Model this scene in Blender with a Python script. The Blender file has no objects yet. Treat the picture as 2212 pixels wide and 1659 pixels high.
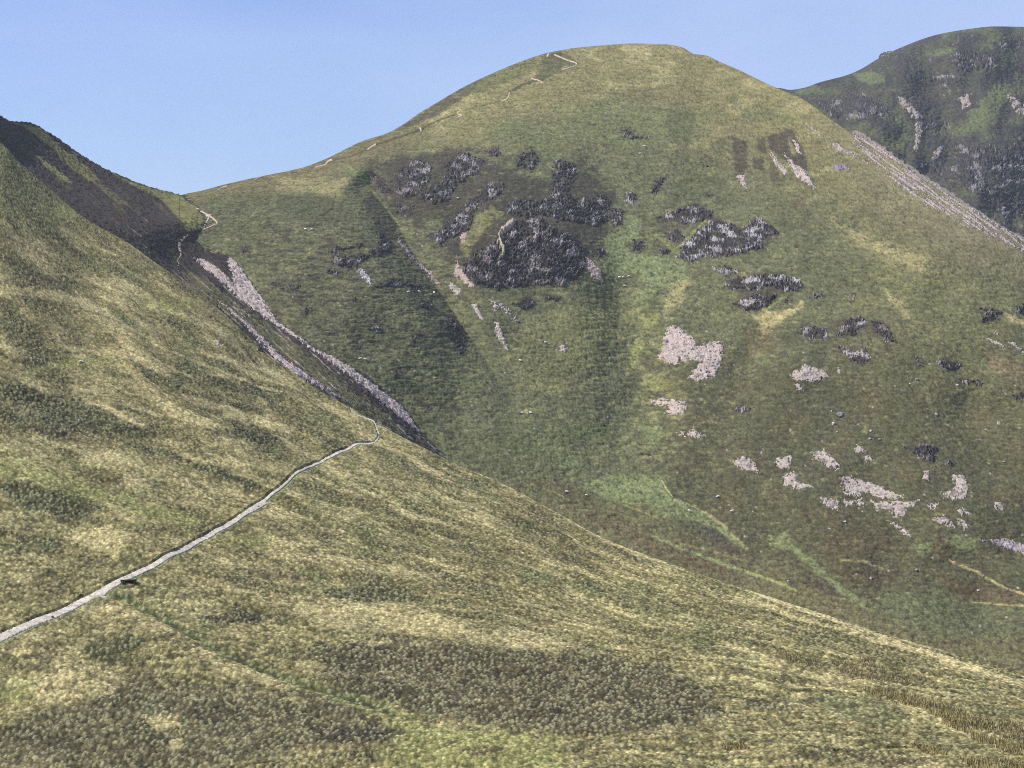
import bpy, math, random
import numpy as np

# ------------------------------------------------------------------ scene
sc = bpy.context.scene
COL = sc.collection
rng = np.random.default_rng(7)
F32 = np.float32

# ------------------------------------------------------------------ camera
# picture units: the photograph 2212 wide, 1659 high
PW, PH, HOR = 2212.0, 1659.0, 650.0
HFOV = math.radians(30.0)
FPX = (PW / 2) / math.tan(HFOV / 2)
PITCH = math.atan((PH / 2 - HOR) / FPX)          # looking slightly down
cp, sp = math.cos(PITCH), math.sin(PITCH)
cam = bpy.data.cameras.new('camera')
cam.sensor_width = 36.0
cam.angle = HFOV
cam.clip_start = 1.0
cam.clip_end = 60000.0
cam_ob = bpy.data.objects.new('camera', cam)
cam_ob.rotation_euler = (math.pi / 2 - PITCH, 0, 0)
COL.objects.link(cam_ob)
sc.camera = cam_ob


def place(x, row, y):
    """the point at forward distance y (metres) seen in direction (x,row)"""
    a = (x - PW / 2) / FPX
    b = (PH / 2 - row) / FPX
    dy = cp + b * sp
    dz = -sp + b * cp
    k = y / dy
    return np.stack([a * k, np.broadcast_to(y, np.shape(k)), dz * k], -1)


# ------------------------------------------------------------------ noise
_T = 256
_ang = rng.uniform(0, 2 * np.pi, (16, _T, _T)).astype(F32)
_GX, _GY = np.cos(_ang), np.sin(_ang)
_RV = rng.uniform(0, 1, (8, _T, _T)).astype(F32)


def pn(u, v, seed=0):
    u = np.asarray(u, F32) + F32(seed * 37.13)
    v = np.asarray(v, F32) + F32(seed * 11.71)
    s = seed % 16
    iu = np.floor(u); iv = np.floor(v)
    fu = u - iu; fv = v - iv
    iu = iu.astype(np.int32) & 255; iv = iv.astype(np.int32) & 255
    ju = (iu + 1) & 255; jv = (iv + 1) & 255
    wu = fu * fu * (3 - 2 * fu); wv = fv * fv * (3 - 2 * fv)
    gx, gy = _GX[s], _GY[s]
    a = gx[iv, iu] * fu + gy[iv, iu] * fv
    b = gx[iv, ju] * (fu - 1) + gy[iv, ju] * fv
    c = gx[jv, iu] * fu + gy[jv, iu] * (fv - 1)
    d = gx[jv, ju] * (fu - 1) + gy[jv, ju] * (fv - 1)
    return ((a + (b - a) * wu) * (1 - wv) + (c + (d - c) * wu) * wv) * F32(1.55)


def fbm(u, v, octaves=3, seed=0, gain=0.5):
    s = 0; amp = 1.0; tot = 0
    for k in range(octaves):
        s = s + amp * pn(u * 2.03 ** k, v * 2.03 ** k, seed + k)
        tot += amp; amp *= gain
    return s / tot * 1.25


def cells(u, v, seed=0):
    """distance to the nearest jittered point and that point's random value"""
    u = np.asarray(u, F32); v = np.asarray(v, F32)
    iu = np.floor(u).astype(np.int32); iv = np.floor(v).astype(np.int32)
    best = np.full(u.shape, 9.0, F32); val = np.zeros(u.shape, F32)
    for du in (-1, 0, 1):
        for dv in (-1, 0, 1):
            a = (iu + du) & 255; b = (iv + dv) & 255
            d = (iu + du + _RV[seed][b, a] - u) ** 2 + (iv + dv + _RV[seed + 1][b, a] - v) ** 2
            m = d < best
            best = np.where(m, d, best); val = np.where(m, _RV[(seed + 2) % 8][b, a], val)
    return np.sqrt(best), val


def ss(a, b, x):
    t = np.clip((x - a) / (b - a), 0, 1)
    return t * t * (3 - 2 * t)


def lerp(a, b, t):
    return a + (b - a) * t


def curve(pts):
    """smooth monotone-ish interpolation through points (x, value)"""
    p = np.array(pts, float)
    xs, ys = p[:, 0], p[:, 1]
    d = np.diff(ys) / np.diff(xs)
    m = np.concatenate([[d[0]], np.where(d[1:] * d[:-1] > 0, 2 * d[1:] * d[:-1] / (d[1:] + d[:-1] + 1e-12), 0), [d[-1]]])
    def f(x):
        x = np.asarray(x, float)
        i = np.clip(np.searchsorted(xs, x) - 1, 0, len(xs) - 2)
        h = xs[i + 1] - xs[i]; t = (x - xs[i]) / h
        tt = np.clip(t, 0, 1)
        r = ((2 * tt ** 3 - 3 * tt ** 2 + 1) * ys[i] + (tt ** 3 - 2 * tt ** 2 + tt) * h * m[i]
             + (-2 * tt ** 3 + 3 * tt ** 2) * ys[i + 1] + (tt ** 3 - tt ** 2) * h * m[i + 1])
        return r + np.where(t < 0, (x - xs[0]) * m[0], 0) + np.where(t > 1, (x - xs[-1]) * m[-1], 0)
    return f


# crop views of the photograph (left, top in 3648-pixel units; 1000 px shown 2212 wide)
CROP = dict(K1=(0, 300), K2=(1000, 100), K3=(2000, 100), K4=(2648, 50), K5=(600, 800), K6=(1500, 700), K7=(2300, 700),
            K8=(2648, 1000), L1=(0, 1000), L2=(0, 1700), L3=(800, 1400), L4=(1800, 1400), L5=(2648, 1500), L6=(0, 1986),
            L7=(1000, 1986), L8=(2648, 1986))


def pts(crop, s):
    """'x,y x,y ...' measured in a crop -> picture units"""
    p = np.array([[float(t) for t in q.split(',')] for q in s.split()])
    if crop == 'D':
        return p
    o = np.array(CROP[crop], float)
    return (o + p / 2.212) * (PW / 3648.0)


def poly_sd(poly, x, y, box=None):
    """signed distance to a closed polygon, positive inside"""
    n = len(poly)
    d2 = np.full(x.shape, 1e12); inside = np.zeros(x.shape, bool)
    for i in range(n):
        ax, ay = poly[i]; bx, by = poly[(i + 1) % n]
        ex, ey = bx - ax, by - ay
        t = np.clip(((x - ax) * ex + (y - ay) * ey) / (ex * ex + ey * ey + 1e-9), 0, 1)
        d2 = np.minimum(d2, (x - ax - t * ex) ** 2 + (y - ay - t * ey) ** 2)
        if ay != by:
            c = ((ay > y) != (by > y)) & (x < (bx - ax) * (y - ay) / (by - ay) + ax)
            inside ^= c
    return np.where(inside, 1, -1) * np.sqrt(d2)


def line_d(poly, x, y):
    """distance to an open polyline, side (+ left of travel as seen in the picture), position 0..1"""
    d2 = np.full(x.shape, 1e12); side = np.zeros(x.shape); pos = np.zeros(x.shape)
    n = len(poly) - 1
    for i in range(n):
        ax, ay = poly[i]; bx, by = poly[i + 1]
        ex, ey = bx - ax, by - ay
        t = np.clip(((x - ax) * ex + (y - ay) * ey) / (ex * ex + ey * ey + 1e-9), 0, 1)
        d = (x - ax - t * ex) ** 2 + (y - ay - t * ey) ** 2
        m = d < d2
        d2 = np.where(m, d, d2)
        side = np.where(m, np.sign(ex * (y - ay) - ey * (x - ax)), side)
        pos = np.where(m, (i + t) / n, pos)
    return np.sqrt(d2), side, pos


# ------------------------------------------------------------------ terrain shapes
EDGE = curve([(-700, 225), (-300, 240), (-80, 280), (0, 307), (41, 350), (70, 374), (112, 412), (153, 448), (192, 477), (274, 523), (329, 563), (384, 600), (470, 668),
              (560, 748), (600, 780), (720, 862), (765, 887), (830, 926), (950, 986), (1100, 1052), (1300, 1160), (1500, 1236), (1700, 1300), (1900, 1366), (2212, 1452), (2800, 1590)])
A_FAR = curve([(-700, 700), (0, 620), (390, 560), (830, 460), (1100, 430), (1500, 360), (2212, 300), (2800, 270)])
A_NEAR = curve([(-700, 275), (0, 255), (1106, 240), (2212, 228), (2800, 220)])
SKY_C = curve([(200, 520), (330, 440), (392, 421), (440, 411), (480, 400), (560, 382), (650, 363), (700, 345), (745, 323), (780, 306), (838, 287), (872, 268),
               (905, 245), (950, 218), (1000, 189), (1060, 160), (1120, 135), (1180, 115), (1240, 104), (1300, 98), (1370, 94), (1440, 96),
               (1475, 103), (1500, 117), (1520, 119), (1560, 136), (1600, 153), (1640, 173), (1668, 186), (1730, 212), (1780, 247), (1850, 296),
               (1950, 358), (2050, 426), (2130, 475), (2212, 522), (2500, 690), (2800, 860)])
C_FAR = curve([(200, 1040), (400, 1080), (560, 1130), (840, 1220), (1000, 1300), (1180, 1360), (1370, 1390), (1500, 1370), (1668, 1290),
               (1850, 1180), (2050, 1080), (2212, 1020), (2500, 920), (2800, 860)])
C_NEAR = curve([(200, 920), (400, 895), (900, 850), (1100, 830), (1300, 800), (1500, 780), (1800, 740), (2212, 690), (2800, 640)])
SKY_D = curve([(1500, 300), (1600, 215), (1660, 196), (1682, 190), (1706, 194), (1735, 190), (1770, 178), (1830, 162), (1860, 149), (1900, 125), (1950, 101),
               (2020, 76), (2090, 63), (2150, 57), (2212, 58), (2400, 66), (2900, 140)])
SKY_B = curve([(-700, 170), (-300, 190), (-60, 230), (0, 251), (22, 262), (60, 265), (110, 290), (160, 325), (210, 357), (270, 385), (330, 407), (395, 423), (440, 440)])
GUL = np.concatenate([pts('D', '386,415 412,436 436,462 446,486 428,506 420,522 440,540 470,548'),
                      pts('K5', '460,250 540,320 700,530 800,690 1000,870 1160,975 1400,1105 1620,1240 1840,1440 1990,1650 2200,1850')])


def smoothed(f, w, lo=-900, hi=3000):
    xs = np.arange(lo, hi, 2.0); ys = f(xs)
    k = np.hanning(int(w)); k /= k.sum()
    p = len(k) // 2
    ys = np.convolve(np.pad(ys, (p, len(k) - 1 - p), mode='reflect', reflect_type='odd'), k, 'valid')
    return lambda x: np.interp(x, xs, ys)


EDGE_S, SKY_CS, SKY_DS = [smoothed(f, w) for f, w in ((EDGE, 60), (SKY_C, 70), (SKY_D, 50))]


def flow(x, row):
    """how far down the near hillside: 0 at its skyline, 1 at the bottom of the picture"""
    e = EDGE(x)
    return (row - e) / (1659.0 - e)


def depth_near(x, row):
    e = EDGE_S(x)
    t = (row - e) / (1659.0 - e)
    y = 1.0 / lerp(1.0 / A_FAR(x), 1.0 / A_NEAR(x), t)
    # spurs and hollows that run down to the right
    y = y * (1 + 0.010 * pn(x / 260 + 3, t * 7, 1) * ss(0, .12, t) + 0.006 * pn(x / 150, t * 16, 2) * ss(0, .1, t))
    # a shallow ditch line
    return y


def g(x, row, cx, cy, rx, ry):
    return np.exp(-((x - cx) / rx) ** 2 - ((row - cy) / ry) ** 2)


GUL1 = pts('D', '770,368 800,400 850,470 900,560 950,630 1000,705 1050,780 1100,860 1150,930')
GUL2 = pts('D', '1330,560 1345,640 1370,760 1400,900 1440,1040')
GUL3 = pts('D', '1690,620 1640,720 1580,850 1540,980')


def dome_back(t):
    q = 1 - t / 0.22
    q = 0.5 * (q + np.sqrt(q * q + .08))
    return (1.3 * np.tanh(q / 1.3)) ** 2


def depth_main(x, row):
    top = SKY_CS(x); bot = EDGE_S(np.clip(x, 640, 2300)) + 10
    t = (row - top) / (bot - top)
    a, b = 1.0 / C_FAR(x), 1.0 / C_NEAR(x)
    y = 1.0 / lerp(a, b, np.clip(t, -0.2, 1.4))
    y = y + 60 * dome_back(t)
    y = y - 22 * g(x, row, 1120, 520, 200, 130) - 34 * g(x, row, 760, 640, 150, 170) - 16 * g(x, row, 1580, 520, 120, 60)
    y = y - 14 * g(x, row, 1650, 620, 100, 50) + 34 * g(x, row, 1360, 800, 210, 240) - 30 * g(x, row, 2060, 560, 170, 90)
    y = y - 18 * g(x, row, 1900, 760, 200, 120) - 16 * g(x, row, 900, 400, 90, 60)
    d, _, p_ = line_d(GUL1, x, row)
    f_ = ss(0, .12, p_) * ss(1, .55, p_)
    y = y + f_ * (22 * np.exp(-(d / 48) ** 2) + 5 * np.exp(-(d / 10) ** 2))
    d, _, p_ = line_d(GUL2, x, row)
    y = y + 8 * ss(0, .35, p_) * ss(1, .7, p_) * np.exp(-(d / 45) ** 2)
    d, _, p_ = line_d(GUL3, x, row)
    y = y + 6 * ss(0, .35, p_) * ss(1, .7, p_) * np.exp(-(d / 35) ** 2)
    k = ss(0.0, .12, t)
    y = y + k * ss(1.05, .75, t) * (12 * fbm(x / 180, row / 210, 2, 3, .25) + .9 * fbm(x / 60, row / 70, 2, 5, .35))
    return y


def gul_side(x, row):
    d, s, _ = line_d(GUL, x, row)
    dg = d * s          # positive = left of / below the gully line
    far = ((row - 415) - (x - 386)) * .7071
    return lerp(dg, far, ss(15, 150, dg))


def depth_left(x, row):
    dg = gul_side(x, row)
    y = lerp(depth_main(x, row), depth_smooth(x, row), ss(0, 90, dg)) - 0.42 * dg
    y = y + 3.0 * pn((x - row * 1.15) / 26, (x + row) / 300, 4) * ss(0, 60, dg) + 1.4 * pn((x - row * 1.1) / 9, (x + row) / 160, 6) * ss(0, 40, dg)
    return y


def depth_smooth(x, row):
    top = SKY_CS(np.maximum(x, 392)); bot = EDGE_S(np.clip(x, 640, 2300)) + 10
    t = (row - top) / (np.maximum(bot, top + 120) - top)
    y = 1.0 / lerp(1.0 / C_FAR(x), 1.0 / C_NEAR(x), np.clip(t, -0.6, 1.4))
    return y + 60 * dome_back(t) - 34 * g(x, row, 760, 640, 150, 170)


def depth_far(x, row):
    top = SKY_DS(x)
    y = 2350 + 0.20 * (x - 1900) - 1.05 * (row - top) + 110 * np.exp(-(row - top) / 60)
    y = y + 40 * fbm(x / 170, row / 200, 3, 8) + 9 * pn((x - 0.2 * row) / 48, row / 130, 9) + 2.5 * pn(x / 19, row / 30, 10)
    d, _, _ = line_d(pts('D', '2010,200 2030,260 2045,330 2010,390'), x, row)
    y = y + 45 * np.exp(-(d / 45) ** 2)
    y = y - 40 * g(x, row, 1880, 240, 70, 60) - 40 * g(x, row, 2140, 380, 110, 80)
    return y


def normals(P):
    du = np.gradient(P, axis=1); dv = np.gradient(P, axis=0)
    N = np.cross(du, dv)
    N /= np.linalg.norm(N, axis=-1, keepdims=True) + 1e-9
    flip = np.sum(N * P, -1) > 0          # towards the viewer's side = the outside of the hill
    N[flip] *= -1
    return N


# ------------------------------------------------------------------ mesh building
def mesh_ob(name, verts, quads, mat, color=None, parent=None, centre=True, smooth=True):
    me = bpy.data.meshes.new(name)
    v = np.asarray(verts, float).reshape(-1, 3)
    quads = np.asarray(quads, np.int32)
    loc = np.zeros(3)
    if centre:
        used = v[np.unique(quads)]
        loc = used.mean(0)
        v = v - loc
    me.vertices.add(len(v)); me.vertices.foreach_set('co', v.astype(F32).ravel())
    k = quads.shape[1]
    me.loops.add(quads.size); me.loops.foreach_set('vertex_index', quads.ravel())
    me.polygons.add(len(quads))
    me.polygons.foreach_set('loop_start', np.arange(0, quads.size, k, dtype=np.int32))
    me.polygons.foreach_set('use_smooth', np.full(len(quads), smooth))
    me.update(calc_edges=True)
    if color is not None:
        c = np.asarray(color, F32).reshape(-1, 3)
        a = me.color_attributes.new('cover', 'FLOAT_COLOR', 'POINT')
        a.data.foreach_set('color', np.concatenate([c, np.ones((len(c), 1), F32)], 1).ravel())
    if mat:
        me.materials.append(mat)
    o = bpy.data.objects.new(name, me)
    o.location = loc
    COL.objects.link(o)
    if parent:
        o.parent = parent
    return o


def grid_quads(m, n, keep=None):
    i = np.arange(m * n).reshape(m, n)
    q = np.stack([i[:-1, :-1], i[1:, :-1], i[1:, 1:], i[:-1, 1:]], -1).reshape(-1, 4)
    if keep is not None:
        k = (keep[:-1, :-1] | keep[1:, :-1] | keep[1:, 1:] | keep[:-1, 1:]).reshape(-1)
        q = q[k]
    return q


def compact(v, q, *extra):
    u, inv = np.unique(q, return_inverse=True)
    return (v.reshape(-1, 3)[u], inv.reshape(q.shape)) + tuple(e.reshape(-1, e.shape[-1])[u] for e in extra)


def tag(o, label=None, cat=None, group=None, kind=None):
    for k, val in (('label', label), ('category', cat), ('group', group), ('kind', kind)):
        if val:
            o[k] = val
    return o


# ------------------------------------------------------------------ materials
def nodes_of(name):
    m = bpy.data.materials.new(name); m.use_nodes = True
    nt = m.node_tree
    return m, nt, nt.nodes, nt.links, nt.nodes['Principled BSDF']


def cover_material(name, fine=1.0, coarse=0.12, amount=0.45, tint=(1.12, 1.0, 0.8), rough=0.95, bump=0.0, bump_scale=2.0):
    """albedo from the planted cover, broken up by noise in metres"""
    m, nt, nd, lk, b = nodes_of(name)
    b.inputs['Roughness'].default_value = rough
    b.inputs['Specular IOR Level'].default_value = 0.08
    at = nd.new('ShaderNodeVertexColor'); at.layer_name = 'cover'
    geo = nd.new('ShaderNodeNewGeometry')
    out = at.outputs['Color']
    def noise(scale, detail, lo, hi, squash=1.0):
        mp = nd.new('ShaderNodeMapping'); mp.inputs['Scale'].default_value = (scale, scale, scale * squash)
        lk.new(geo.outputs['Position'], mp.inputs['Vector'])
        n = nd.new('ShaderNodeTexNoise'); n.inputs['Scale'].default_value = 1.0; n.inputs['Detail'].default_value = detail
        n.inputs['Roughness'].default_value = 0.6
        lk.new(mp.outputs['Vector'], n.inputs['Vector'])
        r = nd.new('ShaderNodeMapRange'); r.inputs['From Min'].default_value = 0.3; r.inputs['From Max'].default_value = 0.7
        r.inputs['To Min'].default_value = lo; r.inputs['To Max'].default_value = hi
        lk.new(n.outputs['Fac'], r.inputs['Value'])
        return r.outputs['Result'], n.outputs['Fac']
    v1, f1 = noise(fine, 2.0, 1 - amount, 1 + amount)
    v2, f2 = noise(coarse, 3.0, 1 - amount * 0.5, 1 + amount * 0.5)
    mul = nd.new('ShaderNodeMath'); mul.operation = 'MULTIPLY'; lk.new(v1, mul.inputs[0]); lk.new(v2, mul.inputs[1])
    sc_ = nd.new('ShaderNodeVectorMath'); sc_.operation = 'SCALE'
    lk.new(out, sc_.inputs[0]); lk.new(mul.outputs[0], sc_.inputs['Scale'])
    # dry tips: warmer here and there
    v3, f3 = noise(fine * 0.37, 2.0, 0.0, 1.0)
    tn = nd.new('ShaderNodeMix'); tn.data_type = 'RGBA'; tn.blend_type = 'MULTIPLY'
    lk.new(v3, tn.inputs['Factor']); lk.new(sc_.outputs[0], tn.inputs[6]); tn.inputs[7].default_value = (*tint, 1)
    lk.new(tn.outputs[2], b.inputs['Base Color'])
    if bump:
        bp = nd.new('ShaderNodeBump'); bp.inputs['Strength'].default_value = bump; bp.inputs['Distance'].default_value = bump_scale
        lk.new(f1, bp.inputs['Height']); lk.new(bp.outputs['Normal'], b.inputs['Normal'])
    return m


def plain_material(name, col, var=0.25, scale=3.0, rough=0.9):
    m, nt, nd, lk, b = nodes_of(name)
    b.inputs['Roughness'].default_value = rough; b.inputs['Specular IOR Level'].default_value = 0.1
    geo = nd.new('ShaderNodeNewGeometry')
    n = nd.new('ShaderNodeTexNoise'); n.inputs['Scale'].default_value = scale; n.inputs['Detail'].default_value = 3
    lk.new(geo.outputs['Position'], n.inputs['Vector'])
    r = nd.new('ShaderNodeValToRGB')
    r.color_ramp.elements[0].position = 0.3; r.color_ramp.elements[1].position = 0.7
    r.color_ramp.elements[0].color = (*[c * (1 - var) for c in col], 1)
    r.color_ramp.elements[1].color = (*[min(1, c * (1 + var)) for c in col], 1)
    lk.new(n.outputs['Fac'], r.inputs['Fac']); lk.new(r.outputs['Color'], b.inputs['Base Color'])
    return m


def C3(*c):
    return np.array(c, float)


STRAW = C3(.41, .355, .18); DRY = C3(.25, .22, .10); GRASS = C3(.19, .19, .082); GREEN = C3(.115, .132, .058)
LIME = C3(.225, .24, .085); MOSS = C3(.060, .066, .037); HEATH = C3(.056, .049, .039); BROWN = C3(.10, .074, .046); OLIVE = C3(.12, .113, .056)
FERN = C3(.165, .195, .09); ROCKD = C3(.072, .066, .066); ROCKL = C3(.37, .345, .33); SCREE = C3(.345, .30, .262); PATHC = C3(.47, .43, .365)
DIRT = C3(.20, .135, .105)


def mixc(c, new, a):
    return c + (new - c) * a[..., None]
# ---------------------------------------------------------------- what grows where: (crop, outline, colour, strength, ragged edge)
NEAR_PATCH = [
    ('D', '660,1405 800,1385 1000,1390 1120,1398 1300,1412 1440,1455 1540,1500 1560,1545 1400,1588 1250,1590 1100,1582 1000,1560 900,1540 780,1505 700,1480 690,1440', C3(.075, .068, .046), .72, 22),
    ('D', '180,1500 300,1455 420,1470 560,1490 700,1505 780,1530 850,1580 820,1605 700,1612 560,1640 300,1700 -60,1700 -60,1590 100,1540', C3(.082, .076, .05), .66, 26),
    ('L6', '680,700 900,610 1120,640 1140,700 900,760 720,800 640,760', MOSS, .65, 8),
    ('L6', '1560,490 1850,410 2080,470 2060,510 1700,540', HEATH, .7, 7),
    ('L6', '250,680 460,660 560,760 380,900 300,850', BROWN, .5, 10),
    ('L6', '250,250 420,170 600,250 500,330 330,400', BROWN, .35, 10),
    ('L7', '330,300 520,230 850,240 1050,300 1040,340 700,360 420,320', MOSS, .7, 6),
    ('L1', '-40,790 150,820 330,870 560,930 700,960 880,1060 930,1120 1100,1180 900,1220 700,1200 500,1240 300,1230 150,1150 -40,1080', MOSS, .72, 8),
    ('L1', '1080,660 1300,700 1500,770 1400,860 1150,780', MOSS, .65, 6),
    ('L1', '780,680 1050,750 1000,790 800,740', MOSS, .6, 5),
    ('L1', '840,970 1060,1020 1300,1090 1350,1130 1150,1080 900,1020', MOSS, .7, 4),
    ('L1', '1450,640 1700,660 1800,720 1600,740 1450,690', GREEN, .6, 5),
    ('L1', '1480,720 1750,760 2240,860 2240,960 2000,930 1700,820', MOSS, .6, 6),
    ('L1', '1780,940 2150,1000 2240,1060 2000,1040 1800,990', MOSS, .55, 5),
    ('L1', '1600,1180 1900,1150 2212,1250 2212,1300 1950,1270 1650,1230', MOSS, .6, 6),
    ('L1', '950,1290 1250,1310 1450,1350 1430,1410 1100,1340', MOSS, .6, 6),
    ('L1', '1420,1400 1700,1480 2050,1580 2050,1640 1800,1560 1500,1470', MOSS, .55, 7),
    ('L1', '820,210 950,230 1150,400 1180,440 1000,350 850,260', GREEN, .7, 3),
    ('L1', '200,1140 450,1180 900,1260 700,1290 400,1260', BROWN, .55, 6),
    ('L2', '50,30 250,60 480,80 800,150 860,230 700,300 880,400 600,330 300,260 150,240 -30,100', MOSS, .62, 9),
    ('L2', '600,650 850,640 980,700 800,720 650,690', BROWN, .6, 7),
    ('L2', '340,470 500,500 520,570 360,560', MOSS, .5, 8),
    ('L3', '-30,640 250,680 290,740 100,770 -30,720', MOSS, .55, 7),
    ('L3', '760,380 1000,330 1050,390 850,480 780,470', MOSS, .6, 6),
    ('L3', '560,180 700,150 1000,200 1100,300 950,300 700,230', GREEN, .6, 6),
    ('L3', '100,230 300,250 620,350 560,400 250,360', MOSS, .5, 6),
    ('L3', '1380,500 1500,560 1600,620 1700,690 1900,760 1850,800 1600,700 1400,590', MOSS, .65, 5),
    ('L3', '1750,620 2000,740 2212,830 2212,900 1950,800', GREEN, .5, 5),
    ('L3', '650,1100 820,1080 830,1150 700,1150', BROWN, .55, 7),
    ('L3', '1150,700 1300,740 1480,800 1300,780', BROWN, .55, 5),
    ('L3', '100,1380 300,1350 560,1420 600,1480 400,1470 150,1420', BROWN, .55, 8),
    ('L3', '1050,1130 1300,1120 1600,1250 1400,1300 1150,1230', OLIVE, .5, 8),
    ('L3', '1700,1080 1900,1130 2212,1200 2212,1290 1900,1260 1700,1180', OLIVE, .55, 8),
    ('L4', '900,1270 1050,1300 1190,1360 1150,1370 960,1310', HEATH, .75, 2),
    ('L4', '0,1250 100,1260 130,1290 30,1300', BROWN, .5, 5),
    ('L4', '0,1400 300,1440 700,1520 1000,1600 700,1600 300,1520', GREEN, .5, 8),
    ('L4', '520,1480 740,1520 760,1560 600,1560', MOSS, .5, 5),
    # dry straw
    ('L1', '-30,30 150,40 500,90 700,150 900,260 800,260 550,180 200,120 -30,100', STRAW, .7, 6),
    ('L1', '800,520 1050,570 1200,640 1350,740 1300,760 1100,640 850,560', STRAW, .8, 4),
    ('L1', '700,960 850,1000 1050,1100 1150,1150 1080,1160 900,1060', STRAW, .85, 4),
    ('L1', '1400,890 1600,920 1800,1010 1700,1010 1500,950', STRAW, .8, 4),
    ('L1', '1850,660 2000,720 2240,790 2240,830 1950,760', STRAW, .8, 4),
    ('L1', '500,820 700,860 780,900 600,880', STRAW, .7, 4),
    ('L1', '950,950 1150,1000 1300,1060 1250,1070 1050,1010', STRAW, .7, 3),
    ('L1', '1500,560 1800,600 2212,730 2212,760 1800,650', STRAW, .6, 4),
    ('L1', '560,1310 900,1360 1100,1450 1300,1540 1000,1480 700,1390', STRAW, .5, 7),
    ('L2', '500,440 700,400 950,400 1060,460 1000,520 900,640 800,590 600,520', STRAW, .75, 9),
    ('L2', '80,760 230,770 260,830 120,830', STRAW, .6, 6),
    ('L2', '1500,20 1900,60 1900,140 1700,150', STRAW, .4, 8),
    ('L3', '-30,90 300,190 550,280 520,330 250,250 -30,180', STRAW, .75, 5),
    ('L3', '1000,600 1300,680 1700,760 1650,800 1300,720', STRAW, .5, 7),
    ('L3', '700,1240 1200,1330 1700,1440 1600,1480 1100,1400 700,1290', STRAW, .5, 8),
    ('L3', '1450,500 1600,560 1750,660 1650,640 1500,560', STRAW, .7, 3),
    ('L7', '100,330 500,350 1100,420 1700,560 2212,640 2212,760 1600,680 1000,620 400,560 100,450', STRAW, .6, 9),
    ('L6', '1100,540 1300,490 1500,480 1600,540 1400,600 1200,600', STRAW, .5, 8),
    ('L6', '430,780 600,770 780,840 900,900 1000,1000 700,1150 400,1160 200,1100 250,1000 420,950', STRAW, .55, 11),
    ('L6', '1650,800 1900,830 2212,960 2212,1010 1850,960 1700,900', STRAW, .6, 7),
    ('L6', '1130,1260 1400,1250 1400,1330 1200,1360', STRAW, .75, 6),
    ('L6', '1320,1450 1420,1400 1440,1500 1340,1540', STRAW, .6, 6),
    # fresh green
    ('D', '-60,945 60,985 160,1035 270,1075 380,1105 460,1120 400,1135 280,1110 150,1070 -60,1005', LIME, .6, 12),
    ('L1', '150,740 500,620 800,600 860,640 600,680 350,700 200,780', LIME, .6, 6),
    ('K1', '400,960 560,970 620,1050 400,1060', LIME, .5, 6),
    ('L1', '1100,160 1500,130 1600,200 1300,260', LIME, .4, 8),
    ('L7', '330,1060 500,1080 800,1130 1050,1240 1100,1330 1500,1360 1900,1370 2212,1420 2212,1720 900,1720 700,1500 950,1380 800,1280 450,1150', LIME, .5, 14),
    ('L3', '1000,540 1300,620 1500,680 1300,640', LIME, .5, 6),
    ('L3', '-30,1080 300,1130 500,1200 300,1250 -30,1200', LIME, .35, 8),
    ('L6', '-60,850 250,960 300,1130 -60,1150', LIME, .4, 9),
    ('L2', '900,180 1200,200 1500,290 1650,300 1400,280 1100,220', LIME, .5, 5),
    ('L2', '1300,640 1550,480 1750,420 1700,480 1500,560 1400,680', LIME, .45, 5),
    ('L7', '200,1330 500,1320 900,1400 880,1460 500,1480 250,1400', HEATH, .7, 8),
    ('L7', '-30,1480 400,1480 900,1460 700,1510 100,1540', C3(.18, .125, .07), .35, 16),
    ('L7', '1400,1480 1700,1500 1750,1570 1500,1570', BROWN, .6, 8),
    # rushy, bracken-brown ground at the bottom right
    ('L8', '700,830 1000,850 1450,970 1400,1000 1150,1000 800,930', BROWN, .65, 5),
    ('L8', '920,1060 1250,1080 1600,1170 1850,1290 2240,1350 2240,1470 1950,1400 1700,1330 1430,1190 1200,1140', BROWN, .8, 4),
    ('L8', '1430,1180 1650,1290 1900,1430 2240,1520 2240,1560 1900,1470 1600,1310', BROWN, .75, 3),
    ('L8', '220,750 330,760 600,840 590,860 400,820', BROWN, .8, 3),
    ('L8', '1330,1480 1500,1510 1630,1560 1500,1560', OLIVE, .8, 4),
    ('L8', '1700,1590 2240,1620 2240,1700 1800,1660', OLIVE, .7, 4),
    ('L8', '2000,1520 2240,1540 2240,1570', BROWN, .7, 3),
    ('L8', '900,790 1050,830 960,830', BROWN, .8, 3),
    ('L8', '680,1550 950,1530 1300,1570 1500,1640 1100,1640 800,1580', BROWN, .75, 6),
    ('L8', '0,1130 200,1140 400,1190 350,1230 0,1210', HEATH, .6, 7),
    ('L8', '560,1080 900,1090 1200,1200 1400,1330 1100,1330 700,1250', C3(.13, .15, .075), .5, 9),
    ('L8', '350,1060 480,1060 470,1110 380,1110', STRAW, .9, 5),
    ('L8', '0,740 200,780 500,900 900,960 1150,1010 900,1010 500,960 100,830', STRAW, .5, 8),
    ('L8', '1420,1180 1700,1240 1850,1310 1700,1290', STRAW, .8, 3),
    ('L8', '1000,1080 1300,1160 1600,1290 1900,1440 1700,1400 1300,1230', STRAW, .5, 6),
    ('L8', '100,560 600,560 1100,700 1500,850 1000,780 500,680', OLIVE, .5, 9),
]
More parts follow.
